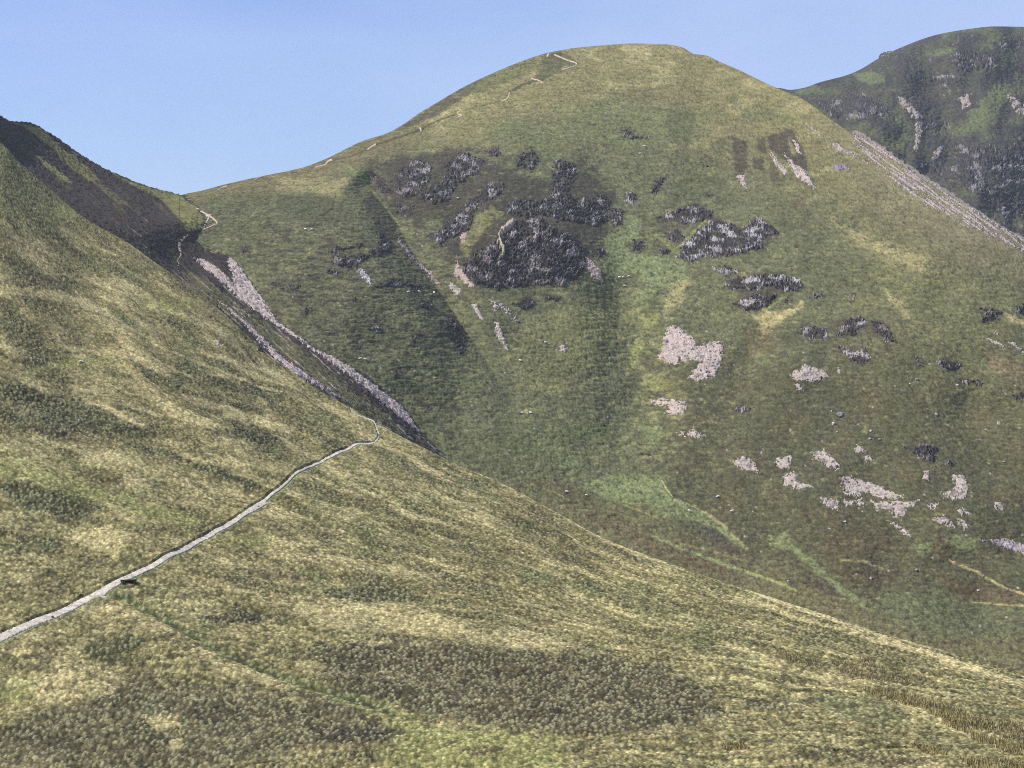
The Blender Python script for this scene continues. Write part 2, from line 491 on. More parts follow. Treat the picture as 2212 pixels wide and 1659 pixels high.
NEAR_LINE = [   # crop, line, colour, half width, strength
    ('L4', '-60,690 0,720 250,850 500,980 700,1090 1000,1230 1200,1310 1500,1400 1900,1530 2212,1640', STRAW, 3.0, .8),
    ('L4', '300,890 600,1070 900,1210 1100,1290 1400,1400', STRAW, 1.6, .6),
    ('L3', '1350,330 1600,440 1850,560 2100,680', STRAW, 2.0, .7),
    ('L3', '1150,400 1350,440 1500,510 1700,650', STRAW, 2.2, .6),
    ('L8', '-60,200 0,230 300,340 600,450 900,560 1100,650 1400,740 1700,840 2000,950 2240,1000', STRAW * 1.05, 8.0, .85),
    ('L8', '0,330 300,420 650,540 1000,650 1100,690', STRAW, 3.0, .6),
    ('L8', '0,150 300,260 700,430 1000,540 1500,700', DRY, 3.0, .6),
    ('L8', '500,330 800,430 1200,560', HEATH, 2.5, .6),
    ('L8', '650,450 850,530 1100,610', HEATH, 1.5, .6),
    ('L8', '1100,610 1300,690 1700,800', HEATH, 1.5, .5),
    ('L8', '300,920 380,950 600,990', FERN * .6, 2.5, .8),
    ('L3', '-20,20 300,120 500,200 700,270', DRY, 3, .5),
    ('L1', '880,490 1100,560 1400,700 1560,780', STRAW, 2.5, .5),
    ('L1', '750,780 950,860 1200,950 1500,1050', STRAW, 2.0, .5),
    ('L1', '780,650 1000,700 1200,800 1400,900 1700,980', DRY, 2.0, .6),
    ('L1', '1350,560 1700,700 2000,820 2212,880', STRAW, 2.5, .6),
]
DITCH = np.concatenate([pts('L6', '820,285 1000,330 1150,420 1350,510 1500,610 1650,690 1800,760 2000,850 2212,940'), pts('L7', '150,990 280,1030 500,1100 700,1155 900,1240')])
TRACK = np.concatenate([pts('L2', '-140,1330 0,1272 150,1200 300,1130 430,1085 560,1020 700,945 850,870 1000,795 1150,720 1300,637 1500,532 1700,420 1850,345 2000,250 2100,190'),
                        pts('L3', '160,945 200,915 300,850 400,770 480,705 560,640 640,590 700,562 745,545 800,505 900,470 1000,425 1060,402 1130,398 1180,385 1210,350 1220,320 1203,290 1190,260 1170,225 1110,205 1050,180 1000,150 988,118')])
TRACK_W = curve([(0, 10.0), (.15, 8.0), (.3, 6.4), (.44, 5.8), (.55, 5.2), (.66, 3.9), (.75, 2.6), (.86, 2.8), (.93, 1.8), (1, 1.3)])

LEFT_PATCH = [
    ('K1', '60,290 330,350 450,480 640,620 800,760 700,770 520,640 400,500 200,350', C3(.12, .115, .05), .9, 3),
    ('K1', '850,690 1100,800 1380,870 1520,960 1610,1080 1580,1140 1480,1170 1350,1000 1250,900 1100,830', C3(.135, .14, .055), .9, 4),
    ('K1', '280,570 400,640 520,740 570,800 470,750 340,640', GRASS, .7, 3),
    ('K1', '640,700 900,850 1000,960 950,960 800,850', OLIVE, .6, 4),
    ('K5', '100,380 250,420 450,560 700,720 900,880 1100,1040 1400,1260 1650,1450 1900,1700 1500,1500 1200,1280 900,1020 600,800 300,620', C3(.085, .085, .042), .8, 6),
]
MAIN_PATCH = [
    ('K2', '880,820 1150,650 1400,480 1560,410 1520,500 1250,680 1000,780', HEATH, .75, 4),
    ('K2', '1400,470 1700,340 2080,200 2212,170 2212,260 2000,330 1800,430 1550,560', GREEN * .75, .6, 7),
    ('K2', '2050,230 2212,190 2212,330 2100,400 1980,420 2060,330', MOSS, .7, 5),
    ('K3', '-20,200 60,220 160,280 100,300 0,300', MOSS, .7, 4),
    ('K2', '-30,1200 300,1180 520,1200 480,1330 200,1300 -30,1290', STRAW * .8, .4, 14),
    ('K2', '-30,1310 350,1320 500,1400 480,1500 250,1560 100,1500 -30,1420', MOSS, .7, 6),
    ('K2', '500,1090 650,1130 780,1280 900,1480 980,1640 860,1560 760,1380 620,1230', FERN * .8, .7, 5),
    ('K2', '690,1130 830,1240 920,1480 930,1660 830,1660 720,1520 640,1400 700,1300', HEATH, .75, 6),  # heathery rock, plus shade of the right-facing gully side put in the colour
    ('K2', '1030,960 1170,940 1190,1000 1060,1020', FERN * .85, .6, 6),
    ('K2', '1560,750 2000,720 2212,740 2212,1100 2050,1000 1800,900 1600,860', GREEN, .6, 12),
    ('K3', '-30,600 500,560 900,640 1250,660 1200,800 900,900 500,960 200,900 -30,900', GREEN, .62, 14),
    ('K3', '1330,560 1700,620 1900,700 1700,780 1400,720', GREEN, .6, 10),
    ('K3', '500,470 1100,460 1250,560 900,640 600,600', OLIVE, .4, 12),
    ('K3', '820,680 1080,640 1000,900 860,900', MOSS, .5, 9),
    # dark eroded heather strips under the right shoulder
    ('K3', '1345,870 1460,880 1465,1090 1440,1170 1370,1140 1360,1000', C3(.06, .05, .038), .85, 4),
    ('K3', '1500,1010 1590,1030 1600,1130 1510,1110', C3(.055, .047, .038), .85, 4),
    ('K3', '1530,870 1600,860 1610,1000 1560,980', C3(.06, .052, .038), .8, 4),
    ('K3', '1620,850 1780,820 1810,1000 1900,1010 1940,1130 1800,1080 1700,1000 1640,960', C3(.055, .046, .038), .88, 4),
    ('K3', '1750,770 1840,830 1930,1000 1920,1080 1830,940', C3(.055, .046, .038), .8, 4),
    ('K3', '1630,1060 1700,1060 1720,1200 1650,1200', C3(.07, .055, .045), .7, 4),
    ('K3', '1800,1340 1900,1330 1910,1420 1810,1420', BROWN, .6, 8),
    # heathery ground round the great crag
    ('D', '800,350 960,320 1040,330 1180,400 1260,350 1330,420 1310,520 1240,600 1100,620 1000,580 930,520 850,450', C3(.046, .041, .034), .85, 20),
    ('K6', '330,520 500,400 640,300 960,170 1200,300 1300,430 1300,570 1120,710 850,715 440,710', HEATH, .8, 6),
    ('K6', '690,850 860,795 925,850 830,915 760,870', HEATH * .8, .9, 3),
    ('K6', '900,755 1110,790 1090,845 1000,820', HEATH, .8, 4),
    ('K7', '250,490 290,390 420,270 560,180 760,250 880,160 1060,290 920,420 760,460 590,480 460,480 380,525', HEATH, .8, 5),
    ('K7', '70,180 330,65 545,110 530,180 330,230 240,340 130,290', HEATH, .7, 5),
    ('K7', '610,720 680,660 860,615 1040,615 1260,700 1210,750 1080,760 980,840 900,910 760,900 690,850 800,780', HEATH, .75, 5),
    ('K7', '1190,1080 1240,1000 1420,1040 1560,960 1760,960 1990,1170 1900,1180 1760,1080 1500,1130 1300,1140', HEATH, .6, 7),
    # bright green flushes
    ('K6', '1450,300 1700,150 1750,250 1600,400 1800,460 2000,480 2212,250 2212,330 2080,470 2100,600 2080,700 1950,950 1900,920 1950,700 1750,840 1650,820 1800,700 1700,600 1500,640 1430,560', FERN, .75, 8),
    ('K6', '1650,1330 1650,1230 1720,1120 1760,1160 1720,1250 1670,1340', LIME, .8, 4),
    ('K6', '1800,1430 1900,1400 1980,1500 1900,1540 1800,1530', LIME, .45, 8),
    ('K6', '1720,960 1860,900 1880,990 1760,1040', LIME, .5, 6),
    ('K6', '750,1000 1200,860 1550,830 1700,900 1500,1200 1300,1400 1100,1600 800,1500 700,1200', GRASS, .5, 16),
    ('K6', '20,180 180,170 200,280 60,300', FERN * .75, .6, 6),
    ('K6', '430,150 560,80 640,150 500,280 340,500 300,380', GRASS * .9, .7, 6),
    ('K7', '850,930 1100,890 1240,840 1260,870 1120,950 1000,1060 930,1130 900,1050', STRAW, .62, 10),
    ('K7', '180,720 330,640 320,780 230,900 150,950 150,780', STRAW * .85, .55, 10),
    ('K7', '850,1230 960,1200 980,1340 880,1320', FERN * .8, .5, 6),
    ('K7', '1500,200 1750,300 2000,400 2212,520 2212,620 1900,480 1600,330', STRAW, .42, 18),
    ('K7', '1900,740 2000,800 2100,980 2040,960 1950,860', STRAW, .42, 10),
    ('K8', '2000,240 2130,270 2240,330 2240,380 2100,320', STRAW, .6, 5),
    ('K8', '1900,560 2100,620 2240,700 2240,830 2050,760 1920,680', C3(.16, .12, .07), .6, 8),
    ('K8', '0,380 300,350 200,560 0,640', C3(.105, .085, .042), .5, 10),
    # valley floor
    ('L4', '570,740 800,640 1200,650 1330,850 1560,940 1700,1030 1900,1250 1800,1180 1600,1050 1300,960 1240,1000 900,860', FERN, .75, 6),
    ('L4', '400,420 520,460 620,600 520,640 390,560', FERN, .5, 8),
    ('L4', '1060,280 1250,260 1210,400 1150,430 1080,360', FERN, .6, 5),
    ('L4', '1540,1050 1650,1070 1800,1190 1880,1300 1750,1260 1560,1160', HEATH, .75, 3),
    ('L4', '880,860 1100,890 1280,1000 1330,1040 1150,980 950,920', BROWN, .65, 4),
    ('L4', '100,700 400,700 900,880 1100,960 900,1000 500,900', OLIVE * .8, .6, 6),
    ('L4', '600,950 1000,1000 1150,1110 900,1100 700,1020', BROWN, .5, 6),
    ('L4', '850,1080 1150,1130 1500,1290 1900,1440 1500,1400 1100,1250', BROWN, .5, 6),
    ('L5', '950,1500 1100,1350 1400,1300 1700,1400 2240,1480 2240,1700 1400,1700', C3(.092, .105, .056), .75, 14),
    ('L5', '600,900 1000,800 1250,950 1150,1100 800,1050', BROWN * .85, .4, 14),
    ('L5', '700,1130 1000,1150 1250,1230 1000,1300 750,1260', C3(.09, .068, .042), .5, 10),
    ('L5', '1500,1200 2212,1350 2212,1480 1700,1400', C3(.095, .072, .042), .6, 12),
    ('L5', '400,1250 700,1290 950,1440 700,1380', HEATH, .6, 6),
    ('L5', '1340,980 1500,950 1480,1040 1380,1060', FERN, .5, 6),
    ('L5', '1650,900 1800,890 1850,1000 1650,1000', FERN, .5, 8),
    ('L5', '200,900 360,860 370,960 260,980', FERN, .6, 6),
    ('L5', '440,280 540,290 640,420 480,400', HEATH, .6, 6),
]
MAIN_LINE = [
    ('K2', '540,1090 640,1190 730,1300 830,1420 950,1580', LIME * .8, 2.2, .75),
    ('K7', '475,190 400,260 330,330 270,390 210,430', LIME, 1.8, .9),
    ('K6', '1990,430 1850,300 1700,330', LIME * .8, 3, .5),
    ('K7', '1100,790 1020,840 940,900', LIME, 4, .6),
    ('L4', '1160,1130 1300,1190 1500,1270 1650,1330 1900,1410 2200,1520 2300,1560', FERN * 1.25, 3.0, .85),
    ('L5', '230,960 400,1020 520,1110 640,1220 760,1330 950,1450', FERN, 7, .7),
    ('L5', '-20,1170 150,1230 400,1330', LIME, 2.5, .7),
    ('L4', '1230,690 1270,760 1340,850', STRAW, 1.2, .7),
    ('L4', '1330,850 1500,900 1700,1030 1900,1230', STRAW, 3.0, .35),
    ('L4', '900,870 1050,930 1240,1005', LIME, 1.8, .6),
    ('L4', '120,700 400,790 500,850', DRY, 1.6, .6),
    ('L4', '1380,1190 1600,1240 1900,1330', DRY, 2.5, .5),
    ('L5', '1620,1100 1850,1200 2000,1290 2212,1370', STRAW, 2.5, .5),
    ('L5', '770,1100 950,1110 1100,1170', STRAW, 3, .4),
    ('L5', '1800,1430 2000,1450 2212,1460', STRAW, 1.6, .5),
    ('K2', '400,1050 560,1010 690,960', MOSS * .8, 1.6, .7),
    ('K2', '750,918 880,880 1000,840 1090,810 1160,770 1280,715 1390,680', MOSS * .8, 2.2, .75),
    ('K2', '1430,655 1600,610 1730,580', MOSS, 1.6, .6),
    ('K2', '1800,510 1900,450 2000,420 2080,405', MOSS * .8, 2.6, .8),
    ('K2', '2060,400 2200,350 2300,300', MOSS, 1.6, .6),
    ('K2', '310,1480 340,1470 390,1435 420,1430', HEATH * .5, 1.6, .95),
    ('K2', '195,1570 240,1565 300,1555', HEATH * .5, 1.4, .95),
    ('L4', '1060,415 1110,415', HEATH * .4, 1.2, .95),
    ('L4', '1060,486 1100,484 1145,492', HEATH * .4, 1.6, .95),
    ('L4', '630,966 680,966 720,958', HEATH * .4, 1.2, .95),
    ('L4', '805,972 880,966', HEATH * .4, 1.3, .95),
]
FAR_PATCH = [
    ('K4', '860,470 1000,460 1100,480 1120,540 1000,560 900,520', FERN * .6, .8, 5),
    ('K4', '420,600 560,560 620,600 520,640 420,640', FERN * .55, .7, 4),
    ('K4', '1500,300 1680,270 1650,310 1520,340', FERN * .6, .7, 5),
    ('K4', '1850,700 1980,580 2080,580 2050,720 1900,900 1720,940 1680,920 1800,800', GREEN * .85, .75, 8),
    ('K4', '1240,860 1320,870 1310,900 1240,890', FERN * .6, .6, 4),
    ('K4', '1270,990 1390,930 1380,1000 1300,1010', FERN * .6, .6, 4),
    ('K4', '1130,1020 1230,1030 1250,1090 1150,1080', GREEN * .7, .6, 5),
    ('K4', '1600,170 2100,120 2212,150 2212,110 1700,120', GREEN * .8, .5, 6),
]


def paint_cover(c, x, row, patches, lines, wob):
    wx, wy, wf = wob
    for crop, s, col, op, rag in patches:
        p = pts(crop, s)
        lo, hi = p.min(0) - rag * 2 - 6, p.max(0) + rag * 2 + 6
        m = (x > lo[0]) & (x < hi[0]) & (row > lo[1]) & (row < hi[1])
        if not m.any():
            continue
        xs, rs = x[m], row[m]
        sd = poly_sd(p, xs + wx[m] * rag * 1.3, rs + wy[m] * rag * 0.8)
        a = ss(-rag * .6, rag * .6, sd + rag * (.5 * wy[m] + .75 * wf[m])) * op * (1 - .3 * ss(.15, .6, wf[m]))
        c[m] = mixc(c[m], col, a)
    for crop, s, col, hw, op in lines:
        p = pts(crop, s)
        lo, hi = p.min(0) - hw * 4, p.max(0) + hw * 4
        m = (x > lo[0]) & (x < hi[0]) & (row > lo[1]) & (row < hi[1])
        if not m.any():
            continue
        d, _, _ = line_d(p, x[m] + wx[m] * hw * .6, row[m] + wy[m] * hw * .6)
        a = (1 - ss(hw * .5, hw * 1.5, d + .5 * hw * wf[m])) * op
        c[m] = mixc(c[m], col, a)
    return c
# ================================================================ the near hillside
def sheet_grid(x0, x1, dx, top_of, bottom_of, n):
    xs = np.arange(x0, x1 + dx, dx)
    t = np.linspace(0, 1, n)
    X = np.broadcast_to(xs[None, :], (n, len(xs))).copy()
    top = top_of(xs); bot = bottom_of(xs)
    R = top[None, :] + (bot - top)[None, :] * t[:, None]
    return X, R


def with_back(P, X, R, depth, rows=10, reach=260.0, drop=0.45):
    """carry the hill over its skyline and down its far side"""
    xs, top = X[0], R[0]
    y0 = depth(xs, top)
    out = []
    for j in range(rows, 0, -1):
        s = reach * (j / rows) ** 2
        q = place(xs, top, y0 + s)
        q[:, 2] -= drop * s * s / (s + 12.0)
        out.append(q)
    return np.concatenate([np.stack(out), P], 0)


def near_height(X, R, P):
    """tussocks, ripples and the ditch and path cut into the near hillside, metres"""
    u, v = P[..., 0], P[..., 1] + 0.4 * P[..., 2]
    t = flow(X, R)
    rip = fbm(X / 210 + 5, t * 21 + 0.6 * pn(X / 120, t * 5, 3), 2, 11)
    k = 0.35 + .65 * np.exp(-((X - 520) / 420) ** 2 - ((R - 880) / 230) ** 2)
    h = 0.75 * k * rip
    d1, r1 = cells(u / .62, v / .95, 0)
    d2, r2 = cells(u / 1.7, v / 2.2, 3)
    tus = (1 - np.clip(d1 / .62, 0, 1) ** 2) * (0.35 + .65 * r1)
    tus2 = (1 - np.clip(d2 / .6, 0, 1) ** 2) * (.3 + .7 * r2)
    return h, tus, tus2, rip, u, v


def build_near():
    X, R = sheet_grid(-420, 2640, 1.55, EDGE, lambda x: np.full(np.shape(x), 2150.0), 860)
    tt = np.linspace(0, 1, 860)
    # denser rows where the picture is
    e = EDGE(X[0])
    w = np.where(tt < .93, tt / .93, 1 + (tt - .93) / .07)
    R = np.where(tt[:, None] < .93, e[None] + (1690 - e)[None] * w[:, None], 1690 + (2400 - 1690) * (w[:, None] - 1))
    Y = depth_near(X, R)
    P = place(X, R, Y)
    N = normals(P)
    h, tus, tus2, rip, u, v = near_height(X, R, P)
    t = flow(X, R)
    wx, wy, wf = fbm(X / 46, R / 20, 3, 2), fbm(X / 40 + 9, R / 16, 3, 5), fbm(X / 7, R / 2.8, 2, 1)
    # ---- cover
    sl = t + .00011 * (X - 1100) * ss(0, .5, t)
    big = fbm(X / 330, sl * 6.0 + .25 * pn(X / 150, R / 60, 4), 3, 7)
    mid = fbm(X / 190, sl * 30 + .55 * pn(X / 110, R / 45, 8), 3, 9)
    fine = fbm(X / 75, sl * 120 + .8 * pn(X / 60, R / 25, 2), 2, 12)
    c = np.empty(X.shape + (3,)); c[:] = DRY * .78
    c = mixc(c, GRASS * .88, ss(-.1, .7, big) * .75)
    c = mixc(c, OLIVE * .85, ss(.0, .6, .4 * wf - mid) * .8)
    c = mixc(c, STRAW * .95, ss(.0, .6, mid * lerp(1, .7, ss(.35, .8, t)) + fine * lerp(.4, .15, ss(.35, .8, t)) + .15 * big + .35 * wf) * .85)
    c = mixc(c, OLIVE * .75, ss(.1, .7, .5 * wf - fine) * .55)
    low = ss(.3, .7, t)
    c = mixc(c, OLIVE * .9, low * ss(-.05, .45, fbm(X / 48, R / 15, 3, 4)) * .6)
    c = mixc(c, STRAW * .9, low * ss(.05, .5, fbm(X / 30 + 50, R / 9, 3, 6)) * .45)
    clump = ss(.32, .55, fbm(X / 9, R / 3.4, 2, 8)) * ss(-.1, .4, fbm(X / 110, R / 45, 2, 10))
    c = mixc(c, HEATH * 1.2, clump * .55)
    c = mixc(c, GREEN, ss(.2, .75, fbm(X / 120, R / 40, 2, 14)) * .5)
    c = mixc(c, STRAW, ss(.05, .6, rip) * .5 * np.exp(-((X - 500) / 450) ** 2 - ((R - 900) / 260) ** 2))
    up = ss(560, 380, R)                                            # top left: grassier
    c = mixc(c, C3(.125, .125, .055), up * .75)
    c = paint_cover(c, X, R, NEAR_PATCH, NEAR_LINE, (wx, wy, wf))
    # the wet ditch line and the verges of the gravel path
    d, s, pos = line_d(DITCH, X + 1.5 * wx, R + 1.5 * wy)
    wd = lerp(6.0, 9.0, pos)
    calm = np.exp(-(d / wd) ** 4)
    ditch = np.exp(-(d / wd) ** 2)
    c = mixc(c, C3(.085, .10, .042), np.exp(-((d + s * 2.5) / wd) ** 2) * .9)
    c = mixc(c, STRAW * .8, np.exp(-((d - wd * .9) / 2.2) ** 2) * (s > 0) * .5)
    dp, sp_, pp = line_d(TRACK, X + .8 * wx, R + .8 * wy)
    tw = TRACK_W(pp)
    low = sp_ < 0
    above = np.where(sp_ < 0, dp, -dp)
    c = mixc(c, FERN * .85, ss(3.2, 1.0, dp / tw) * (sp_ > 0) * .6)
    c = mixc(c, MOSS * .8, np.exp(-((dp - tw * 1.15) / 1.2) ** 2) * (sp_ < 0) * .45)  # shade of the uphill cut bank painted as a dark line
    # ---- relief
    lum = c.mean(-1)
    rough = ss(.17, .06, lum)                                    # heather stands in clumps, straw lies smoother
    micro = tus * lerp(.13, .36, rough) + tus2 * lerp(.12, .30, rough)
    pathm = ss(1.25, .95, dp / tw)
    micro = micro * (1 - pathm) * (1 - .7 * calm)
    h = h + micro * ss(0.0, .01, t + .004) - .45 * ditch * ss(2300, 1800, R) - .12 * ss(1.35, .9, dp / tw) + .12 * np.exp(-((dp - tw * 1.3) / 2.0) ** 2) * (sp_ < 0)
    d1, r1 = cells(u / .62, v / .95, 0)
    # ---- tone of each tussock: pale straw tips, shade between tussocks painted into the hollows
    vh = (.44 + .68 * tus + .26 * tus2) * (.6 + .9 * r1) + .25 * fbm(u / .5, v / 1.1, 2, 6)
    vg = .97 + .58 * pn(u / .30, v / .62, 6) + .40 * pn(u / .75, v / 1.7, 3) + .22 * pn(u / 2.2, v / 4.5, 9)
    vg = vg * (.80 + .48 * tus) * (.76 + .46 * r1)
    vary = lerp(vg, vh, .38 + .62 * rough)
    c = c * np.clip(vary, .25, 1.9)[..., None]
    d1, r1 = cells(u / .62, v / .95, 0)
    c = mixc(c, STRAW * 1.1, ((r1 > .8) & (tus > .45)) * .18 * (1 - .6 * rough))
    c = mixc(c, C3(.20, .215, .125), ((r1 > .55) & (tus > .5)) * .6 * rough)
    c = mixc(c, HEATH * .8, ((r1 < .12) & (tus2 < .5)) * .4)
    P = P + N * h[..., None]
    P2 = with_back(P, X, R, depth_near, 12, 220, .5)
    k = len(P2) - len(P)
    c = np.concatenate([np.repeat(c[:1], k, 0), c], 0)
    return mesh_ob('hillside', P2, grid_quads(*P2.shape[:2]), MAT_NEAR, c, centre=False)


def base_height_near(X, R, P):
    t = flow(X, R)
    h, tus, tus2, rip, u, v = near_height(X, R, P)
    d, s, pos = line_d(DITCH, X, R)
    return h - .45 * np.exp(-(d / lerp(6.0, 9.0, pos)) ** 2)


# ================================================================ the heather slope on the left, behind
def grain(u, v, k=1.0):
    d1, r1 = cells(u / (1.0 * k), v / (1.35 * k), 0)
    d2, r2 = cells(u / (2.6 * k), v / (3.2 * k), 3)
    return 1 - np.clip(d1 / .62, 0, 1) ** 2, r1, 1 - np.clip(d2 / .6, 0, 1) ** 2, r2


def top_left(x):
    g_top = np.interp(x, GUL[:, 0].copy(), GUL[:, 1])
    return np.where(x < 388, SKY_B(x), 0)


def build_left():
    xs = np.arange(-420, 960, 1.6)
    up = pts('D', '386,415 412,430 445,450 478,500 500,548')
    line = np.concatenate([up, GUL[GUL[:, 0] > 505]])
    top = np.where(xs < 388, SKY_B(xs), np.maximum(np.interp(xs, line[:, 0], line[:, 1]) - 16 * ss(388, 430, xs), SKY_C(xs) + 3))
    bot = EDGE(xs) + 50
    n = 360
    t = np.linspace(0, 1, n)
    X = np.broadcast_to(xs, (n, len(xs))).copy()
    R = top[None] + (np.maximum(bot, top + 20) - top)[None] * t[:, None]
    P = place(X, R, depth_left(X, R))
    N = normals(P)
    u, v = P[..., 0] * .7 + P[..., 1] * .7, P[..., 2] * 1.4
    tus, r1, tus2, r2 = grain(u, v, 1.0)
    wx, wy, wf = fbm(X / 40, R / 30, 3, 2), fbm(X / 36 + 9, R / 26, 3, 5), fbm(X / 7, R / 5, 2, 1)
    run = X - R * 1.15
    st = fbm(run / 12, (X + R) / 130, 3, 6)
    c = np.empty(X.shape + (3,)); c[:] = C3(.036, .032, .029)
    c = mixc(c, BROWN * .6, ss(.1, .7, st) * .4)
    c = mixc(c, OLIVE * .7, ss(.25, .8, fbm(run / 30, (X + R) / 140, 2, 9)) * .55)
    c = paint_cover(c, X, R, LEFT_PATCH, [], (wx, wy, wf))
    pale = ss(.42, .7, fbm(run / 5.5, (X + R) / 60, 2, 13)) * ss(.1, .5, fbm(X / 90, R / 90, 2, 3))
    c = mixc(c, SCREE * .75, pale * .6)
    lower = ss(560, 640, R) * ss(-10, 20, gul_side(X, R))
    c = mixc(c, SCREE * .8, lower * ss(.12, .55, fbm(run / 6.5, (X + R) / 150, 3, 15)) * .65)
    c = c * np.clip(.68 + .45 * tus + .3 * tus2, .3, 1.8)[..., None]
    h = tus * .4 + tus2 * .5
    P = P + N * h[..., None]
    P2 = with_back(P, X, R, depth_left, 12, 300, .5)
    c = np.concatenate([np.repeat(c[:1], len(P2) - n, 0), c], 0)
    return mesh_ob('heather_slope', P2, grid_quads(*P2.shape[:2]), MAT_HILL, c, centre=False)


# ================================================================ the main mountain
def build_main():
    xs = np.arange(330, 2660, 1.75)
    n = 620
    t = np.linspace(0, 1, n)
    top = SKY_C(xs); bot = np.maximum(EDGE(xs) + 70, top + 330)
    X = np.broadcast_to(xs, (n, len(xs))).copy()
    R = top[None] + (bot - top)[None] * t[:, None]
    P = place(X, R, depth_main(X, R))
    N = normals(P)
    u, v = P[..., 0], P[..., 1] * .6 + P[..., 2] * 1.1
    tus, r1, tus2, r2 = grain(u, v, 1.15)
    wx, wy, wf = fbm(X / 40, R / 22, 3, 2), fbm(X / 36 + 9, R / 18, 3, 5), fbm(X / 7, R / 3.2, 2, 1)
    tt = (R - top[None]) / (EDGE(np.minimum(X, 2300)) + 10 - top[None])
    big = fbm(X / 210, R / 130, 3, 7)
    mid = fbm((X + .15 * R) / 60, R / 26, 3, 9)
    ter = fbm(X / 26, R / 4.5, 2, 12)                          # little terraces along the contour
    c = np.empty(X.shape + (3,)); c[:] = C3(.100, .106, .057)
    c = mixc(c, GREEN * .9, ss(-.15, .6, big) * .6)
    c = mixc(c, MOSS, ss(.1, .7, -mid) * .6)
    dome = ss(.27, .02, tt) * ss(820, 1000, X) * ss(2250, 1800, X)
    c = mixc(c, DRY * .85, dome * .75)
    c = mixc(c, STRAW * .8, dome * ss(.1, .6, mid + .5 * big) * .6)
    c = mixc(c, GRASS, ss(.25, .8, mid) * .55)
    dark = ss(1350, 1500, X) * ss(640, 860, R)
    c = mixc(c, C3(.064, .063, .037), dark * .74)
    c = mixc(c, C3(.085, .072, .04), dark * ss(.1, .6, fbm(X / 80, R / 40, 3, 15)) * .6)
    left = ss(900, 700, X)
    c = mixc(c, C3(.098, .1, .055), left * .6)
    bowl = np.exp(-((X - 1370) / 190) ** 2 - ((R - 800) / 260) ** 2)
    c = mixc(c, C3(.215, .215, .10), bowl * ss(-.05, .5, fbm(X / 26 + R / 60, R / 15, 3, 1)) * .75)
    vale = np.exp(-((EDGE(X) - R - 10) / 60) ** 2) * ss(1050, 1250, X)
    c = mixc(c, C3(.135, .125, .065), vale * .75)
    ridge = ss(.14, .03, tt) * ss(940, 820, X)
    c = mixc(c, C3(.15, .125, .06), ridge * .6)
    rs = ss(1720, 1900, X) * ss(.20, .03, tt)                     # stony right-hand skyline slope
    c = mixc(c, C3(.19, .165, .10), rs * .6)
    spur = ss(1750, 1950, X) * ss(.62, .3, tt) * (1 - rs)
    c = mixc(c, C3(.125, .125, .058), spur * .45)
    c = paint_cover(c, X, R, MAIN_PATCH, MAIN_LINE, (wx, wy, wf))
    c = paint_cover(c, X, R, [(k_[2], k_[3], HEATH, .62, 9) for k_ in CRAGS if k_[1] == 'M'], [], (wx, wy, wf))
    hv = ss(.28, .6, fbm(X / 26, R / 11, 3, 10) - .1) * ss(.05, .2, tt)
    c = mixc(c, HEATH * .9, hv * .7)
    sh = ss(520, 600, X) * ss(1080, 980, X) * ss(440, 520, R)
    c = mixc(c, HEATH * .8, sh * ss(.02, .35, fbm((X - .4 * R) / 30, R / 9, 3, 13)) * .75)
    c = mixc(c, HEATH * .7, ss(.3, .5, fbm(X / 7, R / 3.6, 2, 11)) * ss(-.1, .4, fbm(X / 90, R / 50, 2, 2)) * ss(.08, .2, tt) * .7)
    spot = ss(.3, .62, fbm(X / 22 + 7, R / 9, 3, 4)) * ss(.1, .25, tt)
    c = mixc(c, GRASS * 1.15, spot * .35)
    c = c * np.clip(1 + .32 * ter, .4, 1.7)[..., None]
    # the old mine-path trench and every small thing growing
    vg = 1.0 + .36 * pn(u / .8, v / .9, 6) + .26 * pn(u / 2.0, v / 2.0, 3)
    c = c * np.clip(.5 * (.50 + .52 * tus + .36 * tus2) * (.6 + .85 * r1) + .5 * vg, .2, 2.1)[..., None]
    c = mixc(c, HEATH * .7, ((r1 < .14) & (tus2 < .55)) * .5)
    c = mixc(c, C3(.30, .285, .27), (r1 > .9965) * (tus > .5) * ss(.15, .4, tt) * .8)
    h = tus * .26 + tus2 * .3 + 0.25 * ter * ss(.02, .1, tt)
    h = h * (1 - .75 * ss(.06, 0, tt))
    P = P + N * h[..., None]
    P2 = with_back(P, X, R, depth_main, 12, 420, .5)
    c = np.concatenate([np.repeat(c[:1], len(P2) - n, 0), c], 0)
    return mesh_ob('mountain', P2, grid_quads(*P2.shape[:2]), MAT_HILL, c, centre=False)


